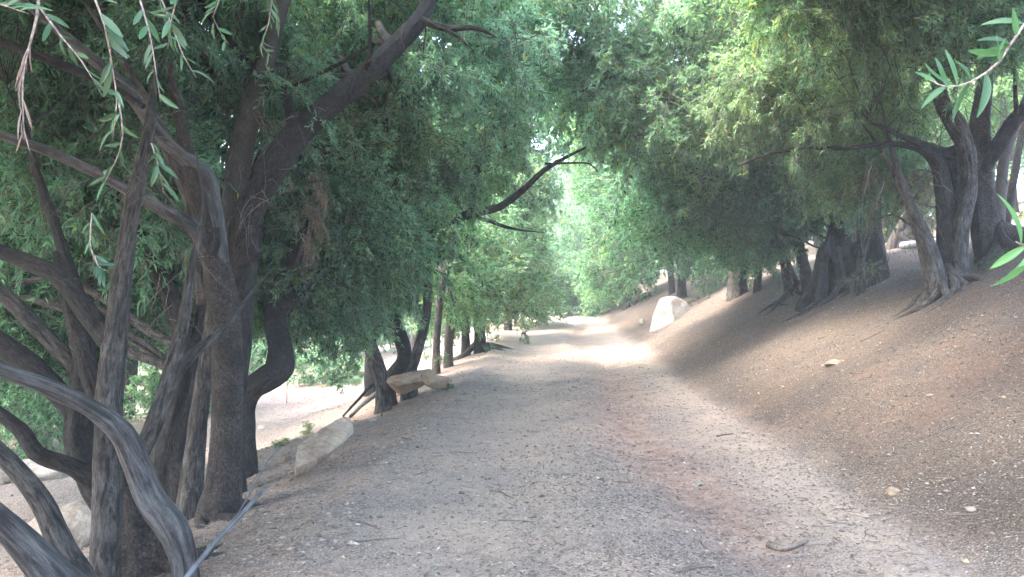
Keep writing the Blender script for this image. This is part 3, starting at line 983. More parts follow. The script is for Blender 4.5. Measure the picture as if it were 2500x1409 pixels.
limb(r2, 'trunk', [(2440, 640, 14.4, 30), (2440, 520, 14.4, 28), (2450, 400, 14.4, 24), (2475, 320, 14.4, 22), (2520, 200, 14.4, 16)], SB, True, 12, .05)
limb(r2, 'trunk', [(2450, 600, 15.2, 20), (2468, 480, 15.2, 18), (2490, 350, 15.2, 16)], DB, True, 10, .05)
for a, L, r in ((5.6, 1.2, .12), (6.1, 1.2, .11), (4.9, .9, .12), (4.3, .8, .1)):
    root(r2, P(2440, 690, 13.5), a, L, r, RB)
r3 = tree('slender curved olive stems with flared foot between hollow stump and rooty group', G(2150, 668))
limb(r3, 'trunk', [(2148, 665, 17, 46), (2140, 590, 17, 32), (2135, 520, 17, 28), (2150, 430, 17, 26), (2160, 350, 17, 20), (2130, 250, 17, 14)], DB, True, 14, .12, .15)
limb(r3, 'trunk', [(2100, 690, 16.6, 26), (2103, 630, 16.6, 18), (2125, 560, 16.7, 14), (2140, 480, 16.8, 12)], GB, True, 10, .08)
limb(r3, 'branch', [(2170, 460, 16.6, 20), (2130, 400, 16.4, 18), (2090, 370, 16.2, 14), (2050, 360, 16, 8)], GB, n=8)
r4 = tree('massive gnarled hollow olive trunk, almost black, on top of the bank', G(2050, 705))
for k, (x0, x1, x2, y2, w0, w1, dd) in enumerate([(1998, 2012, 2022, 585, 40, 26, 18.2), (2022, 2030, 2040, 560, 44, 34, 18.5), (2048, 2062, 2066, 520, 46, 40, 18.7),
                                                (2075, 2078, 2086, 470, 44, 40, 18.8), (2100, 2096, 2094, 500, 40, 30, 18.6), (2052, 2040, 2052, 610, 30, 26, 18.1)]):
    limb(r4, 'trunk', [(x0 - 8, 722, dd, w0 * 1.5), (x0, 690, dd, w0), ((x0 + x1) / 2, 650, dd + .1, w0 * .8), (x1, 610, dd + .2, w1 * .9), ((x1 + x2) / 2, (y2 + 610) / 2 + 4, dd + .25, w1 * .8), (x2, y2, dd + .3, w1 * .45)], DB, True, 12, .3, .3)
limb(r4, 'trunk', [(2085, 540, 18.9, 50), (2082, 470, 19, 44), (2070, 400, 19, 34), (2040, 280, 19.2, 24)], DB, False, 14, .2, .2)
limb(r4, 'branch', [(2080, 580, 18.6, 40), (2040, 520, 18.4, 34), (2010, 480, 18.3, 26), (1990, 450, 18.2, 16)], DB, n=12, rough=.2)
limb(r4, 'trunk', [(2128, 700, 18, 36), (2126, 640, 18.2, 26), (2112, 580, 18.4, 20)], DB, True, 14, .3, .3)
limb(r4, 'trunk', [(2058, 716, 18.7, 124), (2060, 680, 18.7, 108), (2064, 640, 18.7, 92), (2074, 590, 18.7, 76), (2082, 540, 18.8, 56)], DB, True, 26, .3, .45, label='furrowed core of the old trunk')
limb(r4, 'burl', [(2008, 640, 18.0, 14), (2012, 622, 18.0, 30), (2020, 605, 18.05, 14)], DB, False, 12, .45, .3)
limb(r4, 'burl', [(2100, 640, 18.2, 16), (2098, 615, 18.2, 32), (2094, 590, 18.2, 14)], DB, False, 12, .45, .3)
for a, L, r in ((3.2, 1.3, .07), (3.5, 1.0, .06), (3.9, 1.3, .08), (4.3, .9, .07), (4.6, 1.1, .08), (5.0, .9, .07), (5.5, .9, .07)):
    root(r4, P(2040, 705, 18.3), a, L, r, DB)
r5 = tree('pair of dark stems leaning left beside the massive hollow trunk', G(1965, 700))
limb(r5, 'trunk', [(1975, 705, 20.5, 34), (1965, 660, 20.5, 30), (1950, 600, 20.5, 26), (1930, 530, 20.5, 22), (1912, 480, 20.5, 16), (1890, 400, 20.8, 12)], DB, True, 12, .1)
limb(r5, 'trunk', [(1925, 715, 21, 24), (1915, 650, 21, 20), (1900, 590, 21, 18), (1880, 540, 21, 12)], DB, True, 10, .1)
limb(r5, 'branch', [(1945, 690, 20.7, 12), (1925, 640, 20.7, 11), (1915, 560, 20.7, 9)], GB, n=8)
for a, L, r in ((3.4, 1.6, .06), (3.8, 1.2, .05), (3.0, 1.2, .05), (4.3, .9, .06)):
    root(r5, P(1950, 702, 20.6), a, L, r, DB)
r6 = tree('two parallel stems leaning right on a root mound behind the track bank', G(2190, 640))
limb(r6, 'trunk', [(2165, 635, 22, 30), (2185, 580, 22, 24), (2215, 520, 22, 22), (2245, 450, 22, 16)], SB, True, 10, .06)
limb(r6, 'trunk', [(2195, 640, 21.5, 36), (2210, 590, 21.5, 26), (2240, 530, 21.5, 24), (2270, 470, 21.5, 18)], DB, True, 10, .06)
for a, L, r in ((5.9, 1.6, .09), (5.4, 1.2, .08), (.2, 1.2, .08), (4.8, .9, .07)):
    root(r6, P(2200, 645, 21.5), a, L, r, DB)
r7 = tree('grey weathered olive trunk in shade above the pale boulder', G(1800, 690))
limb(r7, 'trunk', [(1800, 690, 25, 40), (1805, 650, 25, 36), (1815, 600, 25.2, 26), (1800, 500, 25.6, 18)], GB, True, 12, .3, .3)
limb(r7, 'trunk', [(1850, 690, 24, 20), (1855, 640, 24, 16), (1870, 560, 24, 14), (1880, 480, 24, 10)], DB, True, 10, .1)
r8 = tree('olive over the pale boulder with leafage reaching the ground', G(1660, 700))
limb(r8, 'trunk', [(1665, 700, 33, 22), (1660, 640, 33, 20), (1640, 560, 33.5, 14)], DB, True, 10, .15)
r9 = tree('smaller bright green olive further along the right bank', G(1530, 730))
limb(r9, 'trunk', [(1530, 730, 40, 14), (1530, 670, 40, 12), (1520, 600, 40, 8)], DB, True, 8, .1)
r10 = tree('distant blue-green olive at the right end of the track', G(1445, 760))
limb(r10, 'trunk', [(1460, 750, 48, 9), (1450, 700, 48, 8), (1445, 650, 48, 6)], DB, True, 8, .1)

YL = (1.0, 1.03, .85)
crown(r1, (1900, -300, 2350, 90, 10.5, 13.5), 60, .8, NEARB, (1.0, 1.02, .88), .05)
crown(r1, (1780, 120, 2200, 300, 12.8, 15.5), 30, .8, NEARB, (1.05, 1.03, .88), .06)
crown(r1, (2130, 390, 2270, 540, 13.3, 14.8), 9, .55, BAREB, (1, .9, .8), .4)
crown(r2, (2300, -300, 2750, 110, 11, 14.5), 48, .85, BAREB + NEARB, (.95, 1.0, .9), .04)
crown(r3, (1750, -200, 2200, 270, 15, 19), 46, 1.0, NEARB + MIDB, YL, .06)
crown(r4, (1800, 340, 2080, 520, 18.8, 21), 38, .9, MIDB, (.88, 1.0, .92), .02)
crown(r5, (1560, 330, 1900, 570, 19.5, 23), 52, 1.05, MIDB, (.95, 1.06, .98), .03)
crown(r5, (1440, -150, 1800, 340, 15.5, 20), 46, 1.05, MIDB, (1.2, 1.2, 1.05), .06)
crown(r7, (1720, 480, 1890, 600, 23, 26), 26, 1.0, MIDB, (.95, 1.06, .98), .02)
crown(r8, (1500, 300, 1680, 615, 29, 34), 36, 1.25, FARB, (.92, 1.08, .95), .03)
crown(r8, (1650, 590, 1770, 655, 30, 34), 9, .9, FARB, (.95, 1.08, .98), .03)
crown(r4, (1810, 500, 1990, 610, 18.9, 20.5), 14, .7, MIDB, (.9, 1.05, .95), .02)
crown(r3, (1990, 380, 2230, 500, 13.8, 16.2), 18, .6, MIDB, (.9, 1.0, .9), .06)
crown(r9, (1440, 380, 1590, 700, 38, 43), 34, 1.35, FARB, (1.0, 1.12, .85), .02)
crown(r10, (1400, 680, 1500, 750, 47, 50), 10, 1.0, FARB, (1.0, 1.1, 1.05), .02)
crown(r10, (1390, 480, 1500, 735, 47, 53), 26, 1.5, FARB, (1.0, 1.1, 1.05), .02)

# canopy that closes over the track
t11 = tree('tall olive from the left row whose crown closes high over the track', Vector((-3.0, 19.0, tz(-3.0, 19.0))))
limb(t11, 'trunk', [(905, 860, 19.5, 24), (930, 640, 19.5, 24), (1000, 420, 18.8, 22), (1120, 180, 18, 18), (1230, -20, 17.5, 12)], DB, True, 10, .1)
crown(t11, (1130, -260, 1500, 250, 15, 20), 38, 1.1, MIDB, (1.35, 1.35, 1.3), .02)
t12 = tree('olive whose crown hangs behind the long arching limb', Vector((-3.6, 30, tz(-3.6, 30))))
limb(t12, 'trunk', [(1010, 840, 30, 16), (1020, 640, 30, 14), (1100, 420, 29, 12)], DB, True, 10, .1)
crown(t12, (1130, 200, 1330, 470, 25, 31), 28, 1.4, FARB, (1.12, 1.12, .95), .03)
r11 = tree('tall olive from the right row spreading over the bend', Vector((6.6, 36, tz(6.6, 36))))
limb(r11, 'trunk', [(1640, 700, 36, 16), (1620, 500, 36, 14), (1560, 330, 35, 12)], DB, True, 10, .1)
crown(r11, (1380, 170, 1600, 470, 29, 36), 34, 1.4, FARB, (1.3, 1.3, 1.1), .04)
r12 = tree('far pale tree that closes the view beyond the crest', Vector((3.5, 64, tz(3.5, 64))))
limb(r12, 'trunk', [(1400, 770, 64, 16), (1400, 600, 64, 14), (1390, 450, 64, 8)], DB, True, 8, .1)
crown(r12, (1200, 420, 1560, 735, 58, 70), 60, 2.2, FARB, (1.1, 1.15, 1.0), .02)

# unseen crowns added above and beside the camera to shade track and bank
n1 = tree('unseen olive added beside the camera to shade the near track', Vector((-3.6, 1.0, tz(-3.6, 1))))
part('trunk', tube([(-3.6, 1, -.6), (-3.4, 1.2, 1), (-2.8, 1.6, 2.6), (-1.8, 2, 4.2)], [.25, .2, .17, .1], DB, .15, 12, .1, .1, 900), n1['root'])
n1['nodes'] = [(Vector((-2.8, 1.6, 2.6)), .17), (Vector((-1.8, 2, 4.2)), .1)]
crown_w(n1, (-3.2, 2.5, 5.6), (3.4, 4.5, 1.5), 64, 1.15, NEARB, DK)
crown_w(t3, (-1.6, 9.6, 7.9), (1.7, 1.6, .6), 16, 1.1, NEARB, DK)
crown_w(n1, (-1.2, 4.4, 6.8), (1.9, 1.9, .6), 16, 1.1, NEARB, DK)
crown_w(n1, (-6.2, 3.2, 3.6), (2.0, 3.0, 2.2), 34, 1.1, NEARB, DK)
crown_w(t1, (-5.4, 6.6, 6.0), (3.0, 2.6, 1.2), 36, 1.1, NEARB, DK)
n2 = tree('unseen olive added on the bank beside the camera to shade the near bank', Vector((6.4, 4.0, tz(6.4, 4))))
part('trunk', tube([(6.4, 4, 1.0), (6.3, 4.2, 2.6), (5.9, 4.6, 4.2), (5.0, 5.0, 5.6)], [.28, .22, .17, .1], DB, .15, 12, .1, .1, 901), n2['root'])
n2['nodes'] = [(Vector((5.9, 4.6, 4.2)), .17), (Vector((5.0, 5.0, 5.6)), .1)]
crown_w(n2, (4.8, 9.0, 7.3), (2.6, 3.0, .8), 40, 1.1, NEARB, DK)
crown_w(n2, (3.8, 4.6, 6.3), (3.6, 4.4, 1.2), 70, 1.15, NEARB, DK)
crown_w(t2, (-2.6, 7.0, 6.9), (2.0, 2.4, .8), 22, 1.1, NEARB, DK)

crown(t4, (-300, 700, 230, 880, 10.2, 13), 18, .8, NEARB, (.70, .95, .82), .01)
for k, (x, y, lab) in enumerate([(-9.4, 7.6, 'unseen olive added left of the near stems to shade the low field'), (-12.6, 13.2, 'second unseen olive added left of the near stems to shade the low field'), (-10.8, 16.8, 'olive added for shade at the near edge of the low field behind the dark foliage'), (-9.6, 22.0, 'olive added for shade in the low field straight behind the tall near stems')]):  # olives added out of view and behind foliage to shade the low field
    m1 = tree(lab, Vector((x, y, tz(x, y))))
    part('trunk', tube([(x, y, tz(x, y) - .2), (x + .2, y, 1), (x + .5, y + .2, 3.2)], [.24, .2, .1], DB, .2, 12, .1, .1, 910 + k), m1['root'])
    m1['nodes'] = [(Vector((x + .5, y + .2, 3.2)), .1)]
    crown_w(m1, (x, y, 4.6), (2.6, 2.6, 1.6), 36, 1.1, NEARB, DK)

crown_w(t5, (-6.9, 12.5, 4.3), (1.6, 2.0, 1.1), 18, 1.0, NEARB, (.8, 1, .9))  # this bough cluster and the next are added to shade the low field
crown_w(t6, (-7.6, 17.0, 4.9), (1.8, 2.0, 1.2), 18, 1.1, MIDB, (.9, 1, .9))
# ------------------------------------------------------------------ background trees
def far_tree(label, x, y, h, r, n, tint, s=1.5, group='background orchard trees', base=.12):
    z = tz(x, y)
    t = tree(label, Vector((x, y, z)), group, 'orchard_tree')
    lean = random.uniform(-.5, .5)
    part('trunk', tube([(x, y, z - .2), (x + lean * .3, y, z + h * .25), (x + lean, y + .2, z + h * .55)], [.22, .17, .08], B_GREY, .3, 8, .15, .1, int(x * 7 + y)), t['root'])
    t['nodes'] = [(Vector((x + lean * .3, y, z + h * .3)), .15), (Vector((x + lean, y + .2, z + h * .5)), .1)]
    crown_w(t, (x, y, z + h * (base + 1) / 2), (r, r, h * (1 - base) / 2), n, s, FARB, tint, .02, .1)

far = [(-10.3, 19, 4.5, 1.9, 16, (1.1, 1.15, 1.0), 1.0, 'grey-green olive standing in the low sunlit field at far left'),
       (-14, 25, 5, 2.6, 18, (1.1, 1.15, 1.0), 1.3, 'second olive in the sunlit field behind the near stems'),
       (-12, 33, 6, 3.0, 20, (.95, 1.05, .95), 1.5, 'olive in the sunlit field seen left of the forked trunk'),
       (-7.8, 37, 6.5, 3.0, 20, (.95, 1.05, .95), 1.5, 'olive at the back of the field between forked trunk and drooping crown'),
       (-18, 37, 7, 3.4, 20, (.95, 1.05, .95), 1.7, 'broad olive at the far left edge of the field'),
       (-10.5, 48, 7, 3.6, 20, (.9, 1.0, .9), 1.7, 'distant olive behind the field, left of the stem clump'),
       (-5.5, 52, 7, 3.2, 18, (1.0, 1.05, .9), 1.7, 'distant olive behind the slim pale stems'),
       (-22, 55, 9, 5, 24, (.9, 1.0, .9), 2.2, 'big hazy tree closing the left background')]
for x, y, h, r, n, t_, s, lab in far:
    far_tree(lab, x, y, h, r, n, t_, s, base=.05 if y > 30 else .12)
far_tree('low bright bushy olive at the left edge of the sunlit field', -8.9, 16.6, 2.1, 1.3, 12, (1.0, 1.15, 1.0), .8, base=-.1)
far_tree('low pale bushy olive seen between the near stems', -8.0, 21.5, 2.6, 1.2, 12, (1.1, 1.15, 1.0), .9, base=-.05)
far_tree('low olive at the back of the field left of the drooping crown', -13.5, 40, 4.5, 3.4, 22, (1.0, 1.1, 1.0), 1.5, base=-.05)
for k, (x, y, h, r) in enumerate([(-5.6, 27, 1.8, 1.1), (-6.5, 33, 2.2, 1.4), (-9.2, 30, 2.4, 1.5), (-4.6, 38, 2.2, 1.3), (-7.5, 44, 3, 2.2), (-3.4, 46, 2.4, 1.5), (-12, 35, 3, 2)]):
    far_tree(['low bush between the pale stems and the field', 'round bush behind the dark ribbed trunk', 'grey bush in the field under the drooping crown', 'low bush left of the far verge', 'wide bush at the end of the field', 'bush beside the far verge near the crest', 'bush deep in the field behind the near stems'][k], x, y, h, r, 9, (.9, 1.0, .9), .9, 'bushes along the far field', base=-.15)
far_tree('wide olive closing the back of the field', -20, 46, 6, 4.2, 24, (1.0, 1.1, 1.0), 1.8, base=-.05)
for k, (x, y, h, r) in enumerate([(13.2, 21, 2.2, 1.2), (10.6, 25, 2.0, 1.2), (16.5, 22.5, 2.6, 1.4), (12.5, 30, 2.4, 1.5), (18.5, 27, 2.6, 1.5), (8.2, 30, 1.8, 1.2)]):
    far_tree(['low bush up the slope behind the rooty stems', 'low bush behind the two parallel stems', 'bush up the slope at the right edge', 'wide bush behind the hollow trunk', 'bush high on the slope at far right', 'low bush above the pale boulder'][k], x, y, h, r, 9, (.95, 1.05, .9), .9, 'bushes on the far slope', base=-.15)
farr = [(13.5, 24, 6, 2.8, 20, (1.15, 1.25, .8), 1.4, 'bright olive on the slope behind the rooty stem group'),
        (17.0, 26, 6, 2.8, 20, (1.0, 1.15, .95), 1.4, 'grey-green olive on the slope at the far right'),
        (10.5, 29, 6, 2.8, 20, (1.0, 1.15, .9), 1.4, 'olive on the slope behind the massive hollow trunk'),
        (14.5, 36, 7, 3.4, 20, (.95, 1.1, .9), 1.7, 'second-row olive up the slope between the stems'),
        (20.5, 38, 7, 3.6, 20, (.95, 1.1, .9), 1.7, 'second-row olive up the slope at far right'),
        (9.0, 42, 7, 3.2, 20, (.9, 1.05, .9), 1.7, 'olive deep in the shade beyond the leaning pair'),
        (11.8, 34, 5, 2.4, 16, (1.1, 1.2, .9), 1.3, 'low bright olive behind the two parallel stems'),
        (22.5, 31, 6, 3, 20, (1.0, 1.15, .95), 1.5, 'olive up the slope beyond the right edge stems'),
        (18, 48, 7, 4, 24, (.95, 1.1, .9), 1.9, 'third-row olive far up the slope'),
        (24, 55, 9, 6, 26, (.9, 1.05, .9), 2.4, 'big tree closing the background up the slope'),
        (13, 55, 9, 5, 26, (.9, 1.05, .9), 2.4, 'big dark tree behind the second row up the slope')]
for x, y, h, r, n, t_, s, lab in farr:
    far_tree(lab, x, y, h, r, n + 8, t_, s, base=.16)

# ------------------------------------------------------------------ shrubs and weeds
def shrub(name, label, cat, p, r, n, s, meshes, tint, group=None):
    e = empty(name, p, label, cat, group)
    t = {'root': e, 'nodes': []}
    _seed[0] += 1
    part('stem', tube([p + Vector((0, 0, -.05)), p + Vector((.02, .01, r[2] * .8)), p + Vector((.05, 0, r[2] * 1.4))], [.03 * r[0], .02 * r[0], .008 * r[0]], B_TWIG, .1, 6, .1, 0, _seed[0]), e)
    for _ in range(n):
        v = Vector((random.gauss(0, .5), random.gauss(0, .5), random.gauss(0, .5)))
        q = p + Vector((v.x * r[0], v.y * r[1], r[2] * .95 + v.z * r[2]))
        bough(t, q, s, meshes, tint, .02)
shrub('shrub', 'bright green bush at the end of the track', 'bush', G(1375, 764), (.9, .8, .75), 9, .75, FRESHB, (1.2, 1.2, 1.0))
shrub('shrub', 'pale bushy growth closing the track end beyond the bright bush', 'bush', Vector((3.2, 60, tz(3.2, 60))), (2.4, 1.4, 1.6), 22, 1.2, FRESHB + FARB, (1.2, 1.3, 1.1))
shrub('shrub', 'dark green bush at the right side of the track end', 'bush', G(1470, 768), (1.0, .8, .8), 10, .8, FARB, (.9, 1.0, .9))
shrub('shrub', 'small grey-green shrub beside the pale boulder', 'bush', G(1730, 722), (.35, .3, .25), 6, .32, MIDB, (.95, 1.0, .95))
shrub('shrub', 'low shrub on the bank top right of the pale boulder', 'bush', G(1705, 742), (.45, .3, .18), 5, .3, BAREB, (.9, .8, .8))
wg = 'small weeds on the left verge'
shrub('weed', 'tuft of green weed behind the long slab rock', 'weed', G(748, 1062), (.12, .12, .08), 4, .12, MIDB, (.8, .9, .7), wg)
shrub('weed', 'small weed below the stacked flat rocks', 'weed', G(1078, 952), (.2, .14, .06), 3, .13, MIDB, (.9, 1, .8), wg)
shrub('weed', 'weed in the field left of the stem clump', 'weed', G(862, 944), (.25, .25, .12), 4, .2, MIDB, (.8, .85, .8), wg)
shrub('weed', 'leafy weed at the tip of the grey pipe', 'weed', G(684, 1090), (.08, .08, .06), 3, .09, MIDB, (.7, .9, .7), wg)
shrub('weed', 'weed growing on top of the stacked flat rocks', 'weed', G(1062, 915, .3), (.25, .2, .1), 3, .16, MIDB, (.9, 1, .8), wg)

for a_, b_, d_ in ((2440, 640, 12.9), (2470, 660, 12.8), (2400, 665, 13.0)):
    bough(r2, P(a_, b_, d_), .3, BAREB, (.9, 1, .9), .05)
for a_, b_, d_ in ((2130, 655, 16.3), (2080, 690, 17.4), (2215, 640, 20.8), (1905, 700, 20)):
    bough(r4, P(a_, b_, d_), .32, BAREB, (.8, .8, .7), .3)

# ------------------------------------------------------------------ rocks
def rock_mesh(seed, dims, mat, cuts=9, noise=.05, bev=.82):
    import bmesh
    bm = bmesh.new()
    bmesh.ops.create_icosphere(bm, subdivisions=5, radius=1)
    rs = np.random.default_rng(seed)
    v = np.array([x.co[:] for x in bm.verts])
    for k in range(cuts):
        nrm = unit(rs.normal(size=3))
        h = rs.uniform(.55, bev)
        d = v @ nrm
        over = np.maximum(d - h, 0)
        v = v - np.outer(over * .96, nrm)
    v = v * (1 + noise * fbm(v * 2.2, seed, 4)[:, None])
    v = v * np.array(dims) * .5
    for x, c in zip(bm.verts, v):
        x.co = c
    me = bpy.data.meshes.new('rock')
    bm.to_mesh(me)
    bm.free()
    me.materials.append(mat)
    me.polygons.foreach_set('use_smooth', np.ones(len(me.polygons), bool))
    return me

def rock(label, p, dims, rot=(0, 0, 0), mat=None, seed=1, name='rock', cat='rock', group=None, cuts=9, noise=.05):
    o = bpy.data.objects.new(name, rock_mesh(seed, dims, mat or M_ROCK, cuts, noise))
    o.location = p
    o.rotation_euler = rot
    o['label'] = label
    o['category'] = cat
    if group:
        o['group'] = group
    return link(o)

def slab(label, a, b, wid, th, mat, seed, roll=0.0):
    """long stone with its axis from a to b"""
    a, b = Vector(a), Vector(b)
    ax = (b - a).normalized()
    up = Vector((0, 0, 1))
    sd = ax.cross(up).normalized()
    up = sd.cross(ax)
    M = Matrix((ax, -sd, up)).transposed() @ Matrix.Rotation(roll, 3, 'X')
    o = bpy.data.objects.new('rock', rock_mesh(seed, ((b - a).length, wid, th), mat, 11, .06, .8))
    # squarer ends and a flat upper face
    co = np.array([v.co[:] for v in o.data.vertices])
    L = (b - a).length
    co[:, 0] = np.sign(co[:, 0]) * L * .5 * (np.abs(co[:, 0]) / (L * .5)) ** .72
    co[:, 2] = np.minimum(co[:, 2], th * .3 + .01 * vnoise(co * 9, seed))
    for v, c in zip(o.data.vertices, co):
        v.co = c
    o.matrix_world = Matrix.Translation((a + b) / 2) @ M.to_4x4()
    o['label'] = label
    o['category'] = 'rock'
    return link(o)

slab('long pale slab of sandstone lying at the left edge of the track', G(704, 1192, .08), P(846, 1034, 9.0), .38, .32, M_ROCK, 5, .35)
slab('flat brown rock with undercut end at the foot of the stem clump', P(945, 950, 14.9), P(1056, 914, 15.5), .6, .42, M_ROCK, 8, .1)
slab('smaller flat rock wedged right of the undercut one beside the track', P(1030, 922, 14.7), P(1098, 934, 14.5), .5, .26, M_ROCK, 12, -.1)
rock('large pale boulder standing on the right bank, sunlit on its left face', G(1632, 786, .02), (1.8, 1.4, 1.55), (.1, -.35, .5), M_ROCKP, 21, 'boulder', 'boulder', cuts=12, noise=.06)
rock('small white stone just left below the pale boulder', G(1567, 793, .08), (.22, .2, .3), (0, 0, 0), M_ROCKP, 22, 'stone', 'stone')
rock('pale rounded boulder behind the near stems', G(205, 1325, .14), (1.0, .8, .62), (0, 0, .4), M_ROCKP, 31, 'boulder', 'boulder', cuts=5)
rock('light flat rock in the sunlit field behind the worn branch', G(110, 1165, .1), (1.5, .9, .42), (0, 0, .2), M_ROCKP, 32, cuts=6)
rock('white rock in sun at the far left beside the light flat rock', G(10, 1175, .1), (.8, .8, .4), (0, 0, .8), M_ROCKP, 33, cuts=6)
rock('reddish brown stone between hollow stump and forked trunk', G(430, 1215, .1), (.42, .35, .4), (0, 0, .3), M_ROCK, 34)
sg = 'small loose stones'
for k, (px, py, s, lab) in enumerate([
        (912, 1027, .11, 'pale stone lying right of the dark stick on the left verge'),
        (952, 994, .10, 'dark brown stone below the flat undercut rock'),
        (700, 1125, .2, 'low flat stone left of the long slab'),
        (612, 1150, .14, 'pale stone beside the thin pipe'),
        (640, 1045, .22, 'light stone behind the S-bent trunk foot'),
        (1705, 1186, .075, 'pale yellow pebble in the washed-out gully'),
        (2178, 1206, .13, 'tan stone half buried low on the right bank'),
        (2035, 890, .2, 'flat tan stone half buried mid-way up the right bank'),
        (1508 + 292, 718, .22, 'brown stone at the bank top near the shrub'),
        (2372, 1248, .07, 'white pebble lowest on the right bank'),
        (1232, 800, .5, 'tan rock at the left edge beyond the ribbed trunk'),
        (1205, 815, .32, 'low pale rock at the foot of the ribbed trunk'),
        (1100, 822, .6, 'weathered brown rock behind the slim pale stems'),
        (975, 965, .18, 'grey stone under the undercut flat rock'),
        (2270, 968, .06, 'small whitish pebble on the upper right bank'),
        (1540, 1165, .05, 'tiny pale pebble on the crown of the track')]):
    rock(lab, G(px, py, s * .02), (s * 1.3, s, s * .65), (0, 0, k * 1.3), M_ROCKP if 'pale' in lab or 'white' in lab or 'light' in lab else M_ROCK, 50 + k, 'stone', 'stone', sg, 7)

# ------------------------------------------------------------------ sticks, pipes, stakes
def stick(label, pix, r, mat=None, name='stick', cat='stick', lift=None, group='fallen sticks on the ground', n=8, rough=.15):
    """a fallen stick whose line over the ground was read at these pixels"""
    pts = [G(px, py, r * .8) for px, py in pix]
    if len(pts) == 3:
        q = []
        for a_, b_ in zip(pts, pts[1:]):
            m = a_.lerp(b_, .5) + Vector((0, random.uniform(-1, 1), 0)) * (b_ - a_).length * .13
            m.z = tz(m.x, m.y) + r * .9
            q += [a_, m]
        pts = q + [pts[-1]]
    if len(pts) == 2:
        m = pts[0].lerp(pts[1], .5)
        m.x += random.uniform(-.03, .03)
        m.z = tz(m.x, m.y) + r * .9
        pts.insert(1, m)
    _seed[0] += 1
    k = len(pts)
    rad = [r * (1 - .5 * i / (k - 1)) for i in range(k)]
    me = tube(pts, rad, mat or B_ROUGH, .05, n, rough, .1, _seed[0], 0, name)
    o = bpy.data.objects.new(name, me)
    link(o)
    c = pts[0]
    me.transform(Matrix.Translation(-c))
    o.location = c
    o['label'] = label
    o['category'] = cat
    if group:
        o['group'] = group
    return o
stick('thick dark chunk of branch on the right side of the near track', [(1878, 1338), (1910, 1346), (1940, 1343), (1972, 1330)], .022, B_TWIG, group=None, name='wood_chunk', cat='wood', rough=.55)
for lab, pix, r in [
        ('short dark stick at the right edge of the track below the bank', [(1750, 1068), (1790, 1062)], .014),
        ('long brown stick nearest the grey pipe', [(848, 1270), (890, 1280), (928, 1296)], .010),
        ('slightly bowed stick just below the long brown one', [(852, 1330), (905, 1322), (972, 1320)], .009),
        ('forked-looking twig in the middle of the track', [(1196, 1200), (1225, 1205), (1254, 1218)], .009),
        ('straight thin twig in the left wheel track', [(1215, 1272), (1305, 1277)], .006),
        ('curved twig at the bottom of the track', [(1645, 1400), (1690, 1392), (1745, 1388)], .012),
        ('short twig pointing downhill near the bottom of the track', [(1712, 1328), (1738, 1354)], .008),
        ('dark twig lying up the middle of the right bank', [(2100, 836), (2130, 822), (2160, 808)], .016),
        ('long thin grey twig low on the right bank', [(2240, 1076), (2290, 1060), (2330, 1046)], .008),
        ('small bent twig below the middle of the right bank', [(1998, 828), (2015, 824)], .014),
        ('tiny twig left of the bottom of the track', [(1350, 1320), (1380, 1336)], .006),
        ('thin twig in the dusty right wheel track', [(1500, 1177), (1545, 1181)], .006),
        ('dark crooked twig halfway along the left half of the track', [(1010, 1163), (1040, 1155)], .008),
        ('pale thin twig high on the left half of the track', [(1105, 1105), (1165, 1108)], .007),
        ('fine twig on the right side by the dark chunk', [(1985, 1288), (2030, 1286)], .006)]:
    stick(lab, pix, r * .75, B_TWIG)
# sloping branch behind the slab rock: leans from the ground to the stem clump
def pole(label, pts, rad, mat, name, cat, group=None, n=10):
    _seed[0] += 1
    me = tube(pts, rad, mat, .15, n, .04, 0, _seed[0], 0, name)
    o = bpy.data.objects.new(name, me)
    me.transform(Matrix.Translation(-Vector(pts[0])))
    o.location = pts[0]
    link(o)
    o['label'] = label
    o['category'] = cat
    if group:
        o['group'] = group
    return o
pole('dark stick propped against the foot of the stem clump', [G(838, 1018, .02), P(880, 970, 13.3), P(908, 938, 14.6)], [.02, .022, .03], B_DARK, 'stick', 'stick')
pole('weathered log half sunk along the verge below the flat rocks', [G(855, 1022, .03), G(915, 970, .04), G(985, 925, .03)], [.03, .06, .05], B_GREY, 'log', 'log')
pole('grey irrigation pipe slanting up from the foot of the near olive', [P(440, 1430, 5.1), P(520, 1330, 5.55), P(590, 1255, 6.0), P(648, 1190, 6.6)], [.017, .017, .017, .014], M_PIPE, 'pipe', 'pipe')
pole('thin bent grey wire lying behind the irrigation pipe', [P(560, 1290, 6.2), P(610, 1205, 6.8), P(650, 1130, 7.6), P(686, 1092, 8.3)], [.006, .007, .007, .006], M_PIPE, 'wire', 'wire')
pole('white pipe lying on the sunlit slope behind the stems', [G(2205, 606, .06), G(2260, 602, .06), G(2320, 592, .06)], [.09, .09, .09], M_WHITE, 'pipe', 'pipe')
pg = 'thin stakes in the field'
for px, py, d, lab in [(122, 1062, 17, 'thin stake at the far left of the field'), (352, 1010, 19, 'thin stake seen between the near stems'), (700, 985, 23, 'thin stake beyond the S-bent trunk')]:
    g = G(px, py, -.05)
    pole(lab, [g, g + Vector((.01, 0, .5)), g + Vector((.02, 0, 1.0))], [.012, .012, .012], M_POST, 'stake', 'stake', pg, 6)

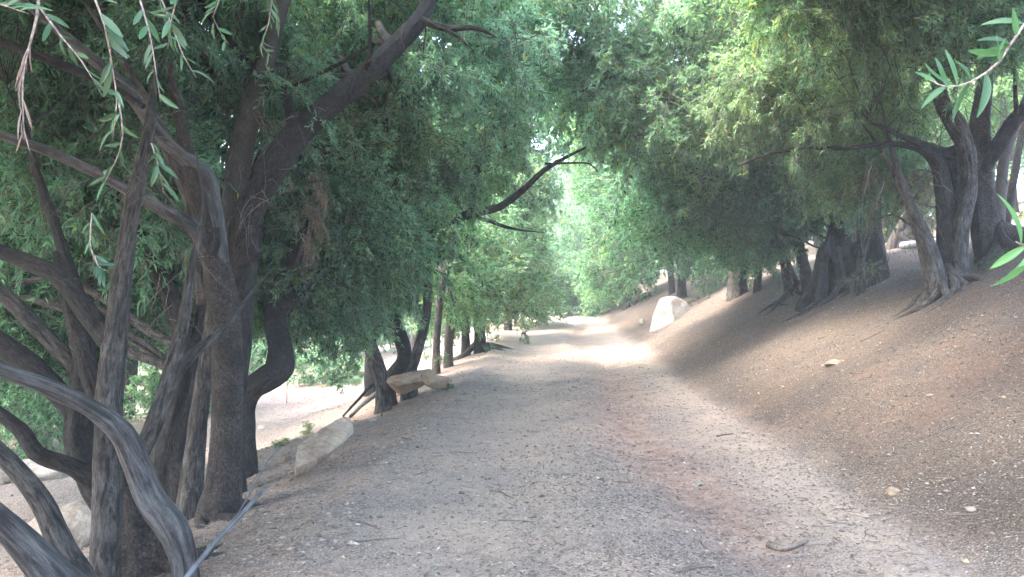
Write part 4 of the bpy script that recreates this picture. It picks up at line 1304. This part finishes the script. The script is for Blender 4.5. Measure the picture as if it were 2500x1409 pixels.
# ------------------------------------------------------------------ leafy sprigs close to the camera
def leaf_mesh(seed, L=1.0, W=.2, curl=.12, mat=M_NEAR, roll=0.0):
    k = 8
    vs_, fs = [], []
    for i in range(k + 1):
        t = i / k
        wd = W * .5 * math.sin(math.pi * min(1, t * .96 + .03)) ** .75
        z = -curl * t * t
        ca, sa = math.cos(roll), math.sin(roll)
        vs_ += [(t, -wd * ca, z + wd * (.22 + sa)), (t, 0, z), (t, wd * ca, z + wd * (.22 + sa))]
    for i in range(k):
        a = i * 3
        fs += [(a, a + 3, a + 4, a + 1), (a + 1, a + 4, a + 5, a + 2)]
    me = bpy.data.meshes.new('leaf')
    me.from_pydata([(x * L, y * L, z * L) for x, y, z in vs_], [], fs)
    me.polygons.foreach_set('use_smooth', np.ones(len(me.polygons), bool))
    me.materials.append(mat)
    return me
LM = [leaf_mesh(0, 1, .22, .10), leaf_mesh(1, 1, .26, .28, roll=.5), leaf_mesh(2, 1, .17, -.15, roll=-.6), leaf_mesh(2, 1, .2, .45, roll=.9), leaf_mesh(2, 1, .24, -.3)]
LMF = [leaf_mesh(0, 1, .23, .1, M_FRESH), leaf_mesh(1, 1, .25, .3, M_FRESH, roll=.5), leaf_mesh(1, 1, .2, -.25, M_FRESH, roll=-.6)]
LMD = [leaf_mesh(3, 1, .09, .15, plain('curled_dead_leaf', (0.24, 0.18, 0.15), .8), .9)]

def sprig(tree_, pix, r, nleaf, L, meshes, tint, droop=.3, mat=B_PALE, dry=.05, name='twig', start=.1, face=1.1):
    """twig (part) with leaves (sub-parts): pix = (px, py, d) along the twig"""
    pts = [P(*q) for q in pix]
    _seed[0] += 1
    k = len(pts)
    me = tube(pts, [r * (1 - .7 * i / (k - 1)) for i in range(k)], mat, .05, 6, .1, 0, _seed[0], 0, 'twig')
    tw = part(name, me, tree_['root'])
    if pix[0][1] < 0 or pix[0][0] > 2500:       # carry the twig on, outside the frame, to the tree it grows from
        p0 = pts[0]
        far_ = Vector((-2.4, 2.5, 4.4)) if pix[0][0] < 1250 else Vector((5.5, 4.6, 3.9))
        m_ = p0.lerp(far_, .35) + Vector((0, -.1, .35))
        _seed[0] += 1
        part('branch', tube([far_, m_, p0], [.022, r * 2, r], B_TWIG, .1, 6, .1, 0, _seed[0], 0, 'branch'), tree_['root'])
    c, _ = catmull(pts, [1] * k, .02)
    base_off = tw.location.copy()
    for i in range(nleaf):
        t = start + (1 - start) * (i + random.random() * .6) / nleaf
        j = min(len(c) - 2, int(t * (len(c) - 1)))
        p = Vector(c[j])
        td = Vector(c[j + 1] - c[j]).normalized()
        side = Vector((random.gauss(0, 1), random.gauss(0, .5), random.gauss(0, 1)))
        side = (side - td * side.dot(td)).normalized()
        d = (td * random.uniform(.3, .8) + side * random.uniform(.5, .9) + Vector((0, 0, -droop))).normalized()
        o = bpy.data.objects.new('leaf', random.choice(meshes))
        link(o, tw)
        o.location = p
        nrm = Vector((random.gauss(0, .6), -face, random.gauss(.3, .6)))
        y = nrm.cross(d).normalized()
        z = d.cross(y)
        Ls = L * random.uniform(.65, 1.15)
        o.matrix_basis = Matrix.Translation(p) @ Matrix((d, y, z)).transposed().to_4x4() @ Matrix.Scale(Ls, 4)
        j_ = random.uniform(.6, 1.2)
        o.color = (tint[0] * j_, tint[1] * j_, tint[2] * j_, dry)
    return tw

# the left ones hang from the near tree
sprig(t1, [(330, -40, 2.2), (365, 80, 2.2), (380, 170, 2.2), (392, 250, 2.2)], .003, 9, .062, LM, (1, 1, 1))
sprig(t1, [(215, -40, 2.0), (255, 60, 2.0), (275, 170, 2.05), (285, 250, 2.05), (275, 340, 2.1)], .003, 11, .066, LM, (1, 1, 1))
sprig(t1, [(95, 15, 2.1), (150, 90, 2.1), (200, 150, 2.1), (250, 235, 2.1)], .003, 9, .06, LM, (.9, 1, 1))
sprig(t1, [(290, 250, 2.1), (300, 330, 2.1), (280, 400, 2.15), (240, 470, 2.2)], .0025, 8, .062, LM, (1, 1.05, 1))
sprig(t1, [(380, -40, 2.5), (430, 90, 2.5), (450, 140, 2.5), (480, 190, 2.5)], .0025, 9, .058, LM, (1, 1, 1))
sprig(t1, [(440, -30, 1.9), (420, 40, 1.9), (410, 120, 2.0)], .0025, 9, .055, LM, (1, 1, 1))
sprig(t1, [(370, 350, 2.3), (385, 400, 2.3), (400, 470, 2.3)], .0022, 8, .055, LM, (1, 1, .9))
sprig(t1, [(225, 520, 2.2), (220, 590, 2.2), (232, 640, 2.2)], .0022, 6, .055, LM, (1, 1, 1))
sprig(t1, [(232, 625, 2.2), (240, 650, 2.2), (262, 662, 2.2)], .002, 9, .05, LMF, (.45, .5, .8), 0)
sprig(t1, [(670, -40, 3.4), (655, 60, 3.4), (640, 110, 3.4), (665, 140, 3.4)], .003, 12, .062, LM, (1, 1, .9), dry=.2)
sprig(t1, [(0, 10, 1.9), (30, 20, 1.9), (70, 34, 1.9)], .0022, 4, .06, LM, (1, 1, 1))
sprig(t1, [(560, -40, 3.0), (520, 40, 3.0), (560, 110, 3.0)], .0022, 10, .06, LM, (1, 1, 1))
sprig(t1, [(98, -40, 2.0), (90, 40, 2.0), (78, 90, 2.0), (60, 160, 2.0), (55, 240, 2.0), (60, 340, 2.0)], .004, 16, .075, LMD, (1, 1, 1), 1.6, start=.35, name='dead_twig')
# right: branch tip that reaches in from beside the camera
rs_ = tree('leafy branch tip with broad green leaves reaching in at upper right', P(2620, -40, 1.35), None, 'olive_branch')
rs_['root']['category'] = 'branch'
sprig(rs_, [(2620, -60, 1.35), (2500, 60, 1.35), (2440, 150, 1.33), (2370, 200, 1.32), (2310, 212, 1.3), (2272, 196, 1.3)], .0028, 18, .062, LMF, (.6, .72, .75), -.3, start=.3, face=1.0, mat=B_PALE)
rs2 = tree('few bright leaves of a branch tip at right edge below the trunks', P(2600, 560, 1.1), None, 'olive_branch')
rs2['root']['category'] = 'branch'
sprig(rs2, [(2620, 640, 1.1), (2550, 600, 1.1), (2505, 600, 1.1), (2480, 590, 1.1)], .003, 6, .06, LMF, (.9, 1, 1), -.1, start=.3, face=1.0)

# thin bare hanging twigs
def wisps(tree_, box, n, L, r=.0028, mat=B_PALE):
    x0, y0, x1, y1, d0, d1 = box
    for _ in range(n):
        d = random.uniform(d0, d1)
        p = P(random.uniform(x0, x1), random.uniform(y0, y1), d)
        v = Vector((random.gauss(0, .5), random.gauss(0, .3), random.uniform(-.9, .1)))
        l = L * random.uniform(.5, 1.2)
        _seed[0] += 1
        me = tube([p, p + v * l * .5 + Vector((0, 0, .03)), p + v * l * .8 + Vector((random.gauss(0, .06), 0, -.12)) * l, p + v * l + Vector((random.gauss(0, .1), 0, -.35)) * l], [r, r * .8, r * .6, r * .4], mat, .12, 5, .1, 0, _seed[0], .02, 'twig')
        part('twig', me, tree_['root'])
wisps(t2, (560, 250, 800, 560, 7.6, 8.4), 26, .55)
wisps(t2, (180, 560, 500, 800, 6.6, 7.2), 22, .6)
wisps(t3, (560, 0, 1000, 300, 8.5, 10), 30, .8, .004, B_TWIG)
wisps(r1, (1900, 50, 2400, 480, 9.5, 12), 60, 1.1, .005, B_DARK)
wisps(r1, (2150, 400, 2280, 560, 12.2, 12.8), 26, .5, .004, B_PALE)
wisps(t1, (0, 80, 450, 500, 5.5, 7), 24, .6, .0022, B_TWIG)
# ------------------------------------------------------------------ thin air haze
HAZE = 0.0026
if HAZE:
    hx, hy0, hy1, hz0, hz1 = 60, -12, 110, -8, 24
    vv = [(x, y, z) for z in (hz0, hz1) for y in (hy0, hy1) for x in (-hx, hx)]
    me = bpy.data.meshes.new('haze')
    me.from_pydata(vv, [], [(0, 2, 3, 1), (4, 5, 7, 6), (0, 1, 5, 4), (2, 6, 7, 3), (0, 4, 6, 2), (1, 3, 7, 5)])
    m = bpy.data.materials.new('haze')
    m.use_nodes = True
    m.node_tree.nodes.remove(m.node_tree.nodes['Principled BSDF'])
    pv = m.node_tree.nodes.new('ShaderNodeVolumePrincipled')
    pv.inputs['Color'].default_value = (.85, .93, .95, 1)
    pv.inputs['Density'].default_value = HAZE
    m.node_tree.links.new(pv.outputs[0], m.node_tree.nodes['Material Output'].inputs['Volume'])
    me.materials.append(m)
    o = bpy.data.objects.new('haze', me)
    o['kind'] = 'stuff'
    link(o)
print('objects', len(bpy.data.objects), 'tris', sum(len(m.loop_triangles) if m.loop_triangles else len(m.polygons) for m in bpy.data.meshes))
